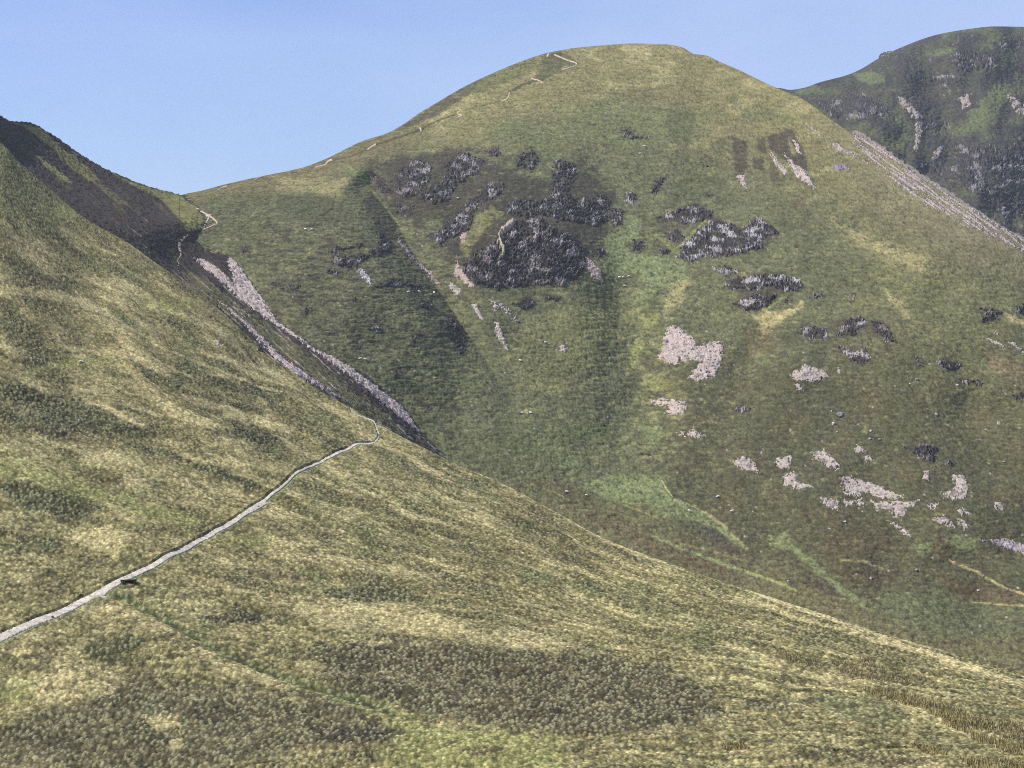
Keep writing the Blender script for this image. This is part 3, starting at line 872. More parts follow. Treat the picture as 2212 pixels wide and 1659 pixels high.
# ================================================================ the farther mountain
def build_far():
    xs = np.arange(1500, 2700, 1.7)
    n = 330
    t = np.linspace(0, 1, n)
    top = SKY_D(xs); bot = np.maximum(SKY_C(xs) + 60, top + 40)
    bot = np.minimum(bot, 900)
    X = np.broadcast_to(xs, (n, len(xs))).copy()
    R = top[None] + (bot - top)[None] * t[:, None]
    P = place(X, R, depth_far(X, R))
    N = normals(P)
    u, v = P[..., 0], P[..., 1] * .5 + P[..., 2] * 1.1
    tus, r1, tus2, r2 = grain(u, v, 2.0)
    wx, wy, wf = fbm(X / 40, R / 22, 3, 2), fbm(X / 36 + 9, R / 18, 3, 5), fbm(X / 7, R / 3.2, 2, 1)
    mid = fbm(X / 45, R / 28, 3, 9); big = fbm(X / 150, R / 110, 2, 7)
    c = np.empty(X.shape + (3,)); c[:] = C3(.050, .050, .037)
    c = mixc(c, GREEN * .75, ss(.1, .6, mid + .5 * big) * .5)
    c = mixc(c, C3(.038, .035, .034), ss(-.1, .4, -mid) * .8)
    c = mixc(c, C3(.17, .16, .15), ss(.35, .6, fbm(X / 6, R / 8, 2, 4)) * ss(0, .4, fbm(X / 60, R / 40, 2, 6)) * .6)
    c = paint_cover(c, X, R, FAR_PATCH, [], (wx, wy, wf))
    c = c * np.clip(.66 + .5 * tus + .3 * tus2, .3, 1.8)[..., None]
    h = (tus * .8 + tus2 * 1.4) * ss(0, 25, R - top[None])
    P = P + N * h[..., None]
    P2 = with_back(P, X, R, depth_far, 12, 900, .5)
    c = np.concatenate([np.repeat(c[:1], len(P2) - n, 0), c], 0)
    return mesh_ob('far_mountain', P2, grid_quads(*P2.shape[:2]), MAT_HILL, c, centre=False)


# ================================================================ ground under and around everything
def build_ground():
    r = np.concatenate([[0, 3], np.geomspace(8, 9000, 60)])
    a = np.linspace(0, 2 * np.pi, 97)
    rr, aa = np.meshgrid(r, a, indexing='ij')
    x, y = rr * np.sin(aa), rr * np.cos(aa)
    z = -1.8 - .5 * np.minimum(rr, 280) - .12 * np.clip(rr - 280, 0, 900)
    z = z + 6 * fbm(x / 220, y / 220, 3, 4) * ss(30, 300, rr)
    P = np.stack([x, y, z], -1)
    c = np.empty(P.shape); c[:] = C3(.10, .10, .04)
    o = mesh_ob('ground', P, grid_quads(*P.shape[:2]), MAT_HILL, c, centre=False)
    return o
# ================================================================ rock, scree, paths, stones, sheep
def main_h(X, R, P):
    u, v = P[..., 0], P[..., 1] * .6 + P[..., 2] * 1.1
    tus, r1, tus2, r2 = grain(u, v, 1.15)
    top = SKY_C(X)
    tt = (R - top) / (EDGE(np.minimum(X, 2300)) + 10 - top)
    ter = fbm(X / 26, R / 4.5, 2, 12)
    return (tus * .26 + tus2 * .3 + 0.25 * ter * ss(.02, .1, tt)) * (1 - .75 * ss(.06, 0, tt))


def left_h(X, R, P):
    tus, r1, tus2, r2 = grain(P[..., 0] * .7 + P[..., 1] * .7, P[..., 2] * 1.4, 1.0)
    return tus * .4 + tus2 * .5


def far_h(X, R, P):
    tus, r1, tus2, r2 = grain(P[..., 0], P[..., 1] * .5 + P[..., 2] * 1.1, 2.0)
    return (tus * .8 + tus2 * 1.4) * ss(0, 25, R - SKY_D(X))


def near_h(X, R, P):
    h = base_height_near(X, R, P)
    return h


SHEET = dict(M=(depth_main, main_h), L=(depth_left, left_h), F=(depth_far, far_h), N=(depth_near, near_h))


def patch_grid(p, pad, step):
    lo, hi = p.min(0) - pad, p.max(0) + pad
    xs = np.arange(lo[0], hi[0] + step, step); rs = np.arange(lo[1], hi[1] + step, step)
    return np.meshgrid(xs, rs)


def crag(name, label, sheet, crop, s, amp=3.5, ang=70, pale=.35, ledge=.5, warm=0.0, rag=5, group=None, cat='crag', seed=0):
    pale = pale * (.45 if sheet == 'F' else .72 if crop in ('K2', 'K6', 'K3', 'K5') else .92)
    p = pts(crop, s)
    X, R = patch_grid(p, 9, .95 if sheet != 'F' else 1.1)
    dep, hf = SHEET[sheet]
    P = place(X, R, dep(X, R)); N = normals(P)
    ca, sa = math.cos(math.radians(ang)), math.sin(math.radians(ang))
    al, ac = X * ca - R * sa, X * sa + R * ca            # along / across the bedding as it shows
    n1 = fbm(X / 9, R / 6, 3, seed + 1); n2 = fbm(X / 20 + 3, R / 13, 3, seed + 4)
    sd = poly_sd(p, X + n1 * rag, R + n2 * rag * .8)
    m = ss(-3.0, 5.0, sd + rag * 1.1 * n1 + 3.0 * pn(X / 3.5, R / 2.2, seed + 5))
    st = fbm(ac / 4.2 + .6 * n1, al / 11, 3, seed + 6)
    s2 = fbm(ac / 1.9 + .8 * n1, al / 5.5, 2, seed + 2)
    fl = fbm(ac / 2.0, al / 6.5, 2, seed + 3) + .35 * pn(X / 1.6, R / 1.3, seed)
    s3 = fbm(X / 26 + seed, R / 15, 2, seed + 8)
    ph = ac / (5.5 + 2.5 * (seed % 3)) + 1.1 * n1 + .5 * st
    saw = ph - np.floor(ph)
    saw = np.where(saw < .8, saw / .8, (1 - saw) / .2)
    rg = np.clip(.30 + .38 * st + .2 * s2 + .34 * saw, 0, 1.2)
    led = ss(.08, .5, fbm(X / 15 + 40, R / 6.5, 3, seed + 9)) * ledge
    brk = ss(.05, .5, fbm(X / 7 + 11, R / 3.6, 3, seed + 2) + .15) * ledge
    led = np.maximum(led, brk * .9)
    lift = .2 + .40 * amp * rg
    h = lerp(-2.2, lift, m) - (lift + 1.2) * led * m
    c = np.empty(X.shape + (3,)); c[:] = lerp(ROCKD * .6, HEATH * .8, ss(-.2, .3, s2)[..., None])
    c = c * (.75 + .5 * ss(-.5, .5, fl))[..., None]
    lightp = ss(.62 - .45 * pale, 1.05 - .45 * pale, rg * .5 + .5 * fl + 1.0 * s3 + .16 * (saw > .6) + .04)  # lichen-pale flecks; raised faces also painted pale as if catching sun
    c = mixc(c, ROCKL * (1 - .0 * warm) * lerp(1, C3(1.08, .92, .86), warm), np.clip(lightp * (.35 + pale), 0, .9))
    c = mixc(c, HEATH * .9, ss(.3, .05, rg) * .7)  # crevices darkened: heather and shade together in the colour
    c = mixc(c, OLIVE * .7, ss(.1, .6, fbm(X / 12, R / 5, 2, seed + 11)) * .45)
    hh = hf(X, R, P)
    q = grid_quads(*X.shape, keep=sd > -7)
    v, q, c = compact(P + N * (hh + h)[..., None], q, c)
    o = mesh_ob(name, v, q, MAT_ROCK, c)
    return tag(o, label, cat, group)


def scree(label, sheet, crop, s, rag=5, thr=0.0, col=SCREE, run=None, lift=.38, name='scree_patch', cat='scree', group=None, seed=0, fine=1.0):
    p = pts(crop, s)
    X, R = patch_grid(p, 8, .95)
    dep, hf = SHEET[sheet]
    P = place(X, R, dep(X, R)); N = normals(P)
    n1 = fbm(X / 9, R / 5, 3, seed + 1); n2 = fbm(X / 14 + 3, R / 9, 3, seed + 4)
    sd = poly_sd(p, X + n1 * rag, R + n2 * rag * .8) + (1.8 if thr > -.2 and run is None else 0)
    if run is None:
        holes = fbm(X / 9 + 20, R / 4.5, 3, seed + 7)
    else:                                               # streaks that follow the fall line
        a = math.radians(run); ca, sa = math.cos(a), math.sin(a)
        holes = fbm((X * sa - R * ca) / 3.6, (X * ca + R * sa) / 60, 3, seed + 7) * 1.1 + .3 * n1
    nf = pn(X / 3.2, R / 1.9, seed + 2)
    holes = holes + .3 * nf
    e = np.minimum(ss(-2.5, 2.5, sd + rag * .6 * n1 + 2.2 * nf), ss(thr - .12, thr + .12, holes + .22 + (.3 if run is None else .05) * ss(0, 14, sd)) if thr > -1 else 1)
    u, v = P[..., 0] * fine, (P[..., 1] * .6 + P[..., 2] * 1.1) * fine
    d1, r1 = cells(u / .62, v / .75, 1)
    d2, r2 = cells(u / 1.7, v / 2.0, 4)
    h = lerp(-1.0, lift, e) + .12 * (1 - np.clip(d1 / .6, 0, 1)) * r1 + .2 * (1 - np.clip(d2 / .6, 0, 1)) * (r2 > .7)
    c = np.empty(X.shape + (3,)); c[:] = col
    c = c * (.74 + .42 * r1 + .16 * fbm(X / 12, R / 8, 2, seed + 2))[..., None]
    c = mixc(c, ROCKD * 1.5, (r2 < .14) * .6)
    c = mixc(c, OLIVE, ss(.75, .3, e) * .5)
    q = grid_quads(*X.shape, keep=sd > -6)
    vv, q, c = compact(P + N * (hf(X, R, P) + h)[..., None], q, c)
    o = mesh_ob(name, vv, q, MAT_SCREE, c)
    return tag(o, label, cat, group)


def ribbon(line, width, dep, hf, off=.15, n=None, cross=7, wob=.25, seed=0, arch=0.0):
    """a strip laid along a line on a hillside"""
    seg = np.linalg.norm(np.diff(line, axis=0), axis=1); L = np.concatenate([[0], np.cumsum(seg)])
    n = n or int(L[-1] / 1.6) + 3
    s = np.linspace(0, L[-1], n)
    x = np.interp(s, L, line[:, 0]); r = np.interp(s, L, line[:, 1])
    k = 3 if n < 40 else 5
    ker = np.hanning(k + 2)[1:-1]; ker /= ker.sum()
    pad = k // 2
    x = np.convolve(np.pad(x, pad, mode='edge'), ker, 'valid'); r = np.convolve(np.pad(r, pad, mode='edge'), ker, 'valid')
    tx, tr = np.gradient(x), np.gradient(r)
    ll = np.hypot(tx, tr) + 1e-9
    nx, nr = -tr / ll, tx / ll
    w = width(np.linspace(0, 1, n))
    e1 = 1 + wob * fbm(s / 5, s * 0 + 3, 3, seed, .7); e2 = 1 + wob * fbm(s / 5, s * 0 + 9, 3, seed + 3, .7)
    t = np.linspace(-1, 1, cross)
    k = np.where(t[None] < 0, t[None] * e1[:, None], t[None] * e2[:, None]) * w[:, None]
    X = x[:, None] + nx[:, None] * k; R = r[:, None] + nr[:, None] * k
    P = place(X, R, dep(X, R)); N = normals(P)
    h = (hf(X, R, P) if hf else 0) + off - .5 * (np.abs(t)[None] > .98) + arch * (1 - t[None] ** 2)
    return P + N * h[..., None], X, R


def join(parts):
    V, Q, Cc, k = [], [], [], 0
    for P, c in parts:
        Q.append(grid_quads(*P.shape[:2]) + k); V.append(P.reshape(-1, 3)); Cc.append(c.reshape(-1, 3)); k += P.shape[0] * P.shape[1]
    return np.concatenate(V), np.concatenate(Q), np.concatenate(Cc)


def path_color(P, X, R, col, seed=0):
    d1, r1 = cells(P[..., 0] / .5, P[..., 1] / .7, 2)
    c = np.empty(X.shape + (3,)); c[:] = col
    c = c * (.78 + .4 * r1 + .12 * fbm(X / 9, R / 5, 2, seed))[..., None]
    k = np.abs(np.linspace(-1, 1, X.shape[1]))[None]
    c = mixc(c, DIRT * 1.3, ss(.1, .6, fbm(X / 8, R / 4, 2, seed + 8)) * .3)
    return mixc(c, OLIVE, ss(.35, .8, fbm(X / 5, R / 2.4, 2, seed + 5) + .55 * k ** 3) * .6)


def build_paths():
    dep, hf = depth_near, base_height_near
    P, X, R = ribbon(TRACK, lambda t: TRACK_W(t) * 1.0, dep, lambda x, r, p: hf(x, r, p) - .12, off=.12, cross=11, wob=.34)
    c = path_color(P, X, R, PATHC)
    spur = pts('L2', '745,930 790,936 850,945')
    P2, X2, R2 = ribbon(spur, lambda t: lerp(3.5, 1.6, t), dep, hf, off=.35, cross=5, wob=.5)
    v, q, c = join([(P, c), (P2, path_color(P2, X2, R2, PATHC * .95))])
    tag(mesh_ob('gravel_path', v, q, MAT_PATH, c), kind='structure')
    # the worn path over the saddle
    parts = []
    def add(sheet, crop, s, w, col, off=.45, wob=.35):
        d, h = SHEET[sheet]
        line = pts(crop, s) if isinstance(s, str) else s
        P, X, R = ribbon(line, (lambda t: np.full(t.shape, w)) if np.isscalar(w) else curve(w), d, None, off=off, wob=wob, cross=5)
        parts.append((P, path_color(P, X, R, col)))
    add('M', 'K1', '1345,872 1400,890 1480,930 1550,980 1610,1020 1660,1050', [(0, 1.0), (.5, 1.6), (1, 3.4)], PATHC * .9, off=.5)
    add('M', 'K1', '1650,1040 1690,1070 1718,1098 1690,1112 1640,1135 1585,1155 1530,1172', [(0, 2.6), (.4, 1.6), (1, 1.1)], C3(.50, .37, .30), off=.5)
    add('M', 'K1', '1655,1030 1640,1070 1620,1100 1600,1140', [(0, 3.2), (.5, 2.2), (1, 3.0)], C3(.46, .35, .30), off=.6, wob=.7)
    add('L', 'K1', '1478,1188 1440,1218 1415,1250 1410,1290 1425,1330 1420,1360 1395,1398', [(0, 2.8), (.35, 4.4), (.7, 3.2), (1, 1.8)], C3(.42, .30, .265), off=.5)
    add('L', 'K1', '1395,1396 1412,1425 1390,1446 1402,1478 1416,1498', 1.2, C3(.5, .42, .34), off=.5)
    v, q, c = join(parts)
    tag(mesh_ob('saddle_path', v, q, MAT_PATH, c), kind='structure')
    # the zigzag path up the shoulder, seen where its bends face this way
    parts = []
    sand = C3(.46, .375, .28)
    for crop, s, w in [('K1', '1722,842 1742,820 1792,807', 1.3), ('K1', '2008,762 2030,745 2062,733', 1.1),
                       ('K2', '270,1102 330,1086 358,1078', .8), ('K2', '355,1080 365,1060 385,1045 408,1040', 2.0), ('K2', '683,965 705,945 752,917', 2.2),
                       ('K2', '1095,785 1102,797 1110,806 1100,822', 2.3), ('K2', '1418,657 1392,668 1395,682 1432,691 1400,705', 1.7),
                       ('K2', '1738,580 1785,562 1800,540 1802,508', 2.0), ('K2', '1975,398 2005,409 2035,415 2062,432 2048,441', 1.7),
                       ('K2', '2098,232 2112,205', 3.0), ('K3', '-60,210 0,235 60,260 112,275 126,288 100,302 40,322 0,330', 1.7)]:
        add('M', crop, s, w * .8, sand, off=.55, wob=.3)
    v, q, c = join(parts)
    tag(mesh_ob('zigzag_path', v, q, MAT_PATH, c), kind='structure')


# ---------------------------------------------------------------- loose stones and sheep
def spot(sheet, crop, x, y):
    q = pts(crop, f'{x},{y}')[0]
    X, R = np.meshgrid(q[0] + np.array([-1.5, 0, 1.5]), q[1] + np.array([-1.5, 0, 1.5]))
    dep, hf = SHEET[sheet]
    P = place(X, R, dep(X, R)); N = normals(P)
    return P[1, 1] + N[1, 1] * hf(X, R, P)[1, 1], N[1, 1]


def boulder_mesh(seed, size, flat=.7, slab=1.0):
    import bmesh
    bm = bmesh.new()
    bmesh.ops.create_icosphere(bm, subdivisions=3, radius=1.0)
    r = random.Random(seed)
    planes = []
    for _ in range(11):
        n = np.array([r.gauss(0, 1), r.gauss(0, 1), r.gauss(0, .8)]); n /= np.linalg.norm(n)
        planes.append((n, r.uniform(.62, .9)))
    for v in bm.verts:
        p = np.array(v.co)
        for n, d in planes:
            k = p @ n
            if k > d:
                p = p - n * (k - d) * .92
        p *= 1 + .05 * math.sin(9 * p[0] + seed) * math.cos(8 * p[1])
        v.co = (p[0] * size * slab, p[1] * size * .85, p[2] * size * flat)
    me = bpy.data.meshes.new('boulder')
    bm.to_mesh(me); bm.free()
    for f in me.polygons:
        f.use_smooth = False
    return me


def boulder(label, sheet, crop, x, y, size, mat=None, seed=1, slab=1.0, flat=.7, tilt=0.0, group='loose boulders on the mountain', name='boulder'):
    size = size * .36
    me = boulder_mesh(seed, size, flat, slab)
    me.materials.append(mat or MAT_STONE)
    o = bpy.data.objects.new(name, me)
    p, n = spot(sheet, crop, x, y)
    o.location = p + np.array([0, 0, size * flat * .35])
    o.rotation_euler = (0, tilt, seed * 1.3)
    COL.objects.link(o)
    return tag(o, label, 'boulder', group)


def sheep_mesh():
    """one skinned body: trunk, neck, head with ears, four jointed legs, tail"""
    V = [((-.38, 0, .62), .25), ((-.12, 0, .63), .30), ((.16, 0, .64), .28), ((.36, 0, .68), .22), ((.52, 0, .74), .135), ((.63, 0, .72), .10), ((.76, 0, .63), .06),
         ((-.60, 0, .60), .07), ((-.66, 0, .45), .04)]
    E = [(0, 1), (1, 2), (2, 3), (3, 4), (4, 5), (5, 6), (0, 7), (7, 8)]
    for s in (-1, 1):
        b = len(V)
        V += [((-.42, s * .13, .45), .12), ((-.36, s * .14, .34), .075), ((-.45, s * .14, .20), .042), ((-.42, s * .14, .02), .045)]
        E += [(0, b), (b, b + 1), (b + 1, b + 2), (b + 2, b + 3)]
        b = len(V)
        V += [((.30, s * .12, .45), .10), ((.31, s * .12, .24), .05), ((.31, s * .12, .02), .045)]
        E += [(3, b), (b, b + 1), (b + 1, b + 2)]
        b = len(V)
        V += [((.56, s * .13, .77), .03)]
        E += [(5, b)]
    me = bpy.data.meshes.new('sheep')
    me.from_pydata([v for v, r in V], E, [])
    o = bpy.data.objects.new('sheep', me); COL.objects.link(o)
    mod = o.modifiers.new('skin', 'SKIN'); mod.use_smooth_shade = True
    for i, (v, r) in enumerate(V):
        me.skin_vertices[0].data[i].radius = (r, r)
        me.skin_vertices[0].data[i].use_root = i == 0
    sub = o.modifiers.new('smooth', 'SUBSURF'); sub.levels = 2; sub.render_levels = 2
    bpy.context.view_layer.update()
    ev = o.evaluated_get(bpy.context.evaluated_depsgraph_get())
    m2 = bpy.data.meshes.new_from_object(ev)
    bpy.data.objects.remove(o); bpy.data.meshes.remove(me)
    m2.name = 'sheep'
    co = np.empty(len(m2.vertices) * 3, F32); m2.vertices.foreach_get('co', co); co = co.reshape(-1, 3)
    wool = np.empty((len(co), 3)); wool[:] = C3(.80, .77, .70)
    dark = (co[:, 0] > .57) | (co[:, 2] < .33)
    wool[dark] = C3(.05, .045, .04)
    a = m2.color_attributes.new('cover', 'FLOAT_COLOR', 'POINT')
    a.data.foreach_set('color', np.concatenate([wool, np.ones((len(co), 1))], 1).astype(F32).ravel())
    m2.materials.append(MAT_WOOL)
    for f in m2.polygons:
        f.use_smooth = True
    return m2


def build_sheep(items):
    me = sheep_mesh()
    first = bpy.data.objects.new('sheep', me)
    for i, (label, sheet, crop, x, y, rot, k) in enumerate(items):
        o = first if i == 0 else first.copy()
        p, n = spot(sheet, crop, x, y)
        o.location = p + np.array([0, 0, -.05]); o.rotation_euler = (0, 0, rot); o.scale = (k, k, k)
        COL.objects.link(o)
        tag(o, label, 'sheep', 'white sheep scattered over the mountain')


def build_rushes():
    """upright stems crowded along the wet runnels at the bottom right"""
    V, Q, Cc = [], [], []
    r = np.random.default_rng(5)
    k = 0
    for crop, s, n, hh in [('L8', '920,1050 1250,1080 1600,1170 1850,1290 2280,1350 2280,1470 1950,1400 1700,1330 1430,1190 1200,1140', 9000, 1.0),
                           ('L8', '1430,1180 1650,1290 1900,1430 2280,1520 2280,1560 1900,1470 1600,1310', 4500, 1.0),
                           ('L8', '220,750 330,760 600,840 590,860 400,820', 1700, .9), ('L8', '700,830 1000,850 1450,970 1400,1000 1150,1000 800,930', 4200, .8),
                           ('L8', '1330,1480 1500,1510 1630,1560 1500,1560', 1400, .8), ('L8', '1700,1590 2240,1620 2240,1690 1800,1650', 2600, .9),
                           ('L8', '2000,1520 2240,1540 2240,1570', 900, .9), ('L8', '900,790 1050,830 960,830', 500, .8), ('D', '1558,1612 1606,1606 1616,1616 1570,1622', 700, .8)]:
        p = pts(crop, s)
        lo, hi = p.min(0), p.max(0)
        x = r.uniform(lo[0], hi[0], n * 4); y = r.uniform(lo[1], hi[1], n * 4)
        cl = fbm(x / 9, y / 4, 2, 6)
        ok = np.nonzero((poly_sd(p, x, y) > -2 + 5 * cl + r.uniform(-3, 4, len(x))))[0][:int(n * .62)]
        X, R = x[ok], y[ok]
        P = place(X, R, depth_near(X, R))
        P[:, 2] -= .1
        h = .72 * hh * r.uniform(.35, 1.15, len(X)) * (1 + .3 * cl[ok])
        w = r.uniform(.05, .10, len(X)); a = r.uniform(0, np.pi, len(X))
        lx, ly = r.normal(0, .16, len(X)) * h, r.normal(0, .16, len(X)) * h
        dx, dy = np.cos(a) * w, np.sin(a) * w
        z = np.zeros(len(X))
        quad = np.stack([P + np.stack([-dx, -dy, z], -1), P + np.stack([dx, dy, z], -1),
                         P + np.stack([lx + dx * .3, ly + dy * .3, h], -1), P + np.stack([lx - dx * .3, ly - dy * .3, h], -1)], 1)
        V.append(quad.reshape(-1, 3)); Q.append(np.arange(len(X) * 4).reshape(-1, 4) + k); k += len(X) * 4
        t = r.uniform(0, 1, (len(X), 1))
        col = lerp(C3(.25, .195, .10), C3(.31, .285, .14), t) * r.uniform(.7, 1.4, (len(X), 1))
        Cc.append(np.repeat(col, 4, 0))
    o = mesh_ob('rushes', np.concatenate(V), np.concatenate(Q), MAT_HILL, np.concatenate(Cc), smooth=False)
    tag(o, 'brown rushes crowding the wet runnels at the bottom right corner', 'rushes', kind='stuff')


def box_mesh(name, size, mat, loc, rot, parent, seed=0):
    import bmesh
    bm = bmesh.new(); bmesh.ops.create_cube(bm, size=1.0)
    bmesh.ops.subdivide_edges(bm, edges=bm.edges[:], cuts=3, use_grid_fill=True)
    r = random.Random(seed)
    for v in bm.verts:
        v.co = (v.co.x * size[0] + r.uniform(-.04, .04), v.co.y * size[1] + r.uniform(-.04, .04), v.co.z * size[2] + r.uniform(-.04, .04))
    me = bpy.data.meshes.new(name); bm.to_mesh(me); bm.free()
    me.materials.append(mat)
    o = bpy.data.objects.new(name, me); o.location = loc; o.rotation_euler = rot; o.parent = parent
    COL.objects.link(o)
    return o


def build_culvert():
    p, n = spot('N', 'L2', 1015, 845)
    e = bpy.data.objects.new('stone_culvert', None); e.location = p; e.rotation_euler = (0, 0, .35); e.scale = (.8, .8, .8); e.location.z -= .35
    COL.objects.link(e)
    tag(e, 'small dark stone culvert mouth below the gravel path', 'culvert')
    box_mesh('lintel', (3.2, .8, .35), MAT_DARKSTONE, (0, .3, 1.15), (0, 0, .02), e, 1)
    for s in (-1, 1):
        box_mesh('side_wall', (.5, 1.2, 1.3), MAT_DARKSTONE, (s * 1.25, 0, .4), (0, 0, s * -.15), e, 3 + s)
    box_mesh('back_wall', (2.2, .3, 1.2), MAT_DARKSTONE, (0, .55, .4), (0, 0, 0), e, 9)
# ================================================================ build
MAT_NEAR = cover_material('hill_grass', fine=3.2, coarse=.10, amount=.34, tint=(1.04, 1.0, .9))
MAT_HILL = cover_material('mountain_turf', fine=1.3, coarse=.05, amount=.28, tint=(1.06, 1.0, .85))
MAT_ROCK = cover_material('crag_rock', fine=.55, coarse=.08, amount=.30, tint=(.95, .96, 1.05), bump=.6, bump_scale=.8)
MAT_SCREE = cover_material('scree_stones', fine=1.2, coarse=.09, amount=.22, tint=(1.02, .97, .95), bump=.5, bump_scale=.3)
MAT_PATH = cover_material('path_gravel', fine=2.2, coarse=.3, amount=.16, tint=(1.0, .97, .93))
MAT_WOOL = cover_material('fleece', fine=9, coarse=2, amount=.12, tint=(1.0, .97, .9))
MAT_STONE = plain_material('pale_boulder', (.42, .40, .385), .3, 1.2)
MAT_GREY = plain_material('grey_boulder', (.24, .235, .24), .4, .8)
MAT_DARKSTONE = plain_material('dark_stone', (.06, .05, .042), .4, 1.5)

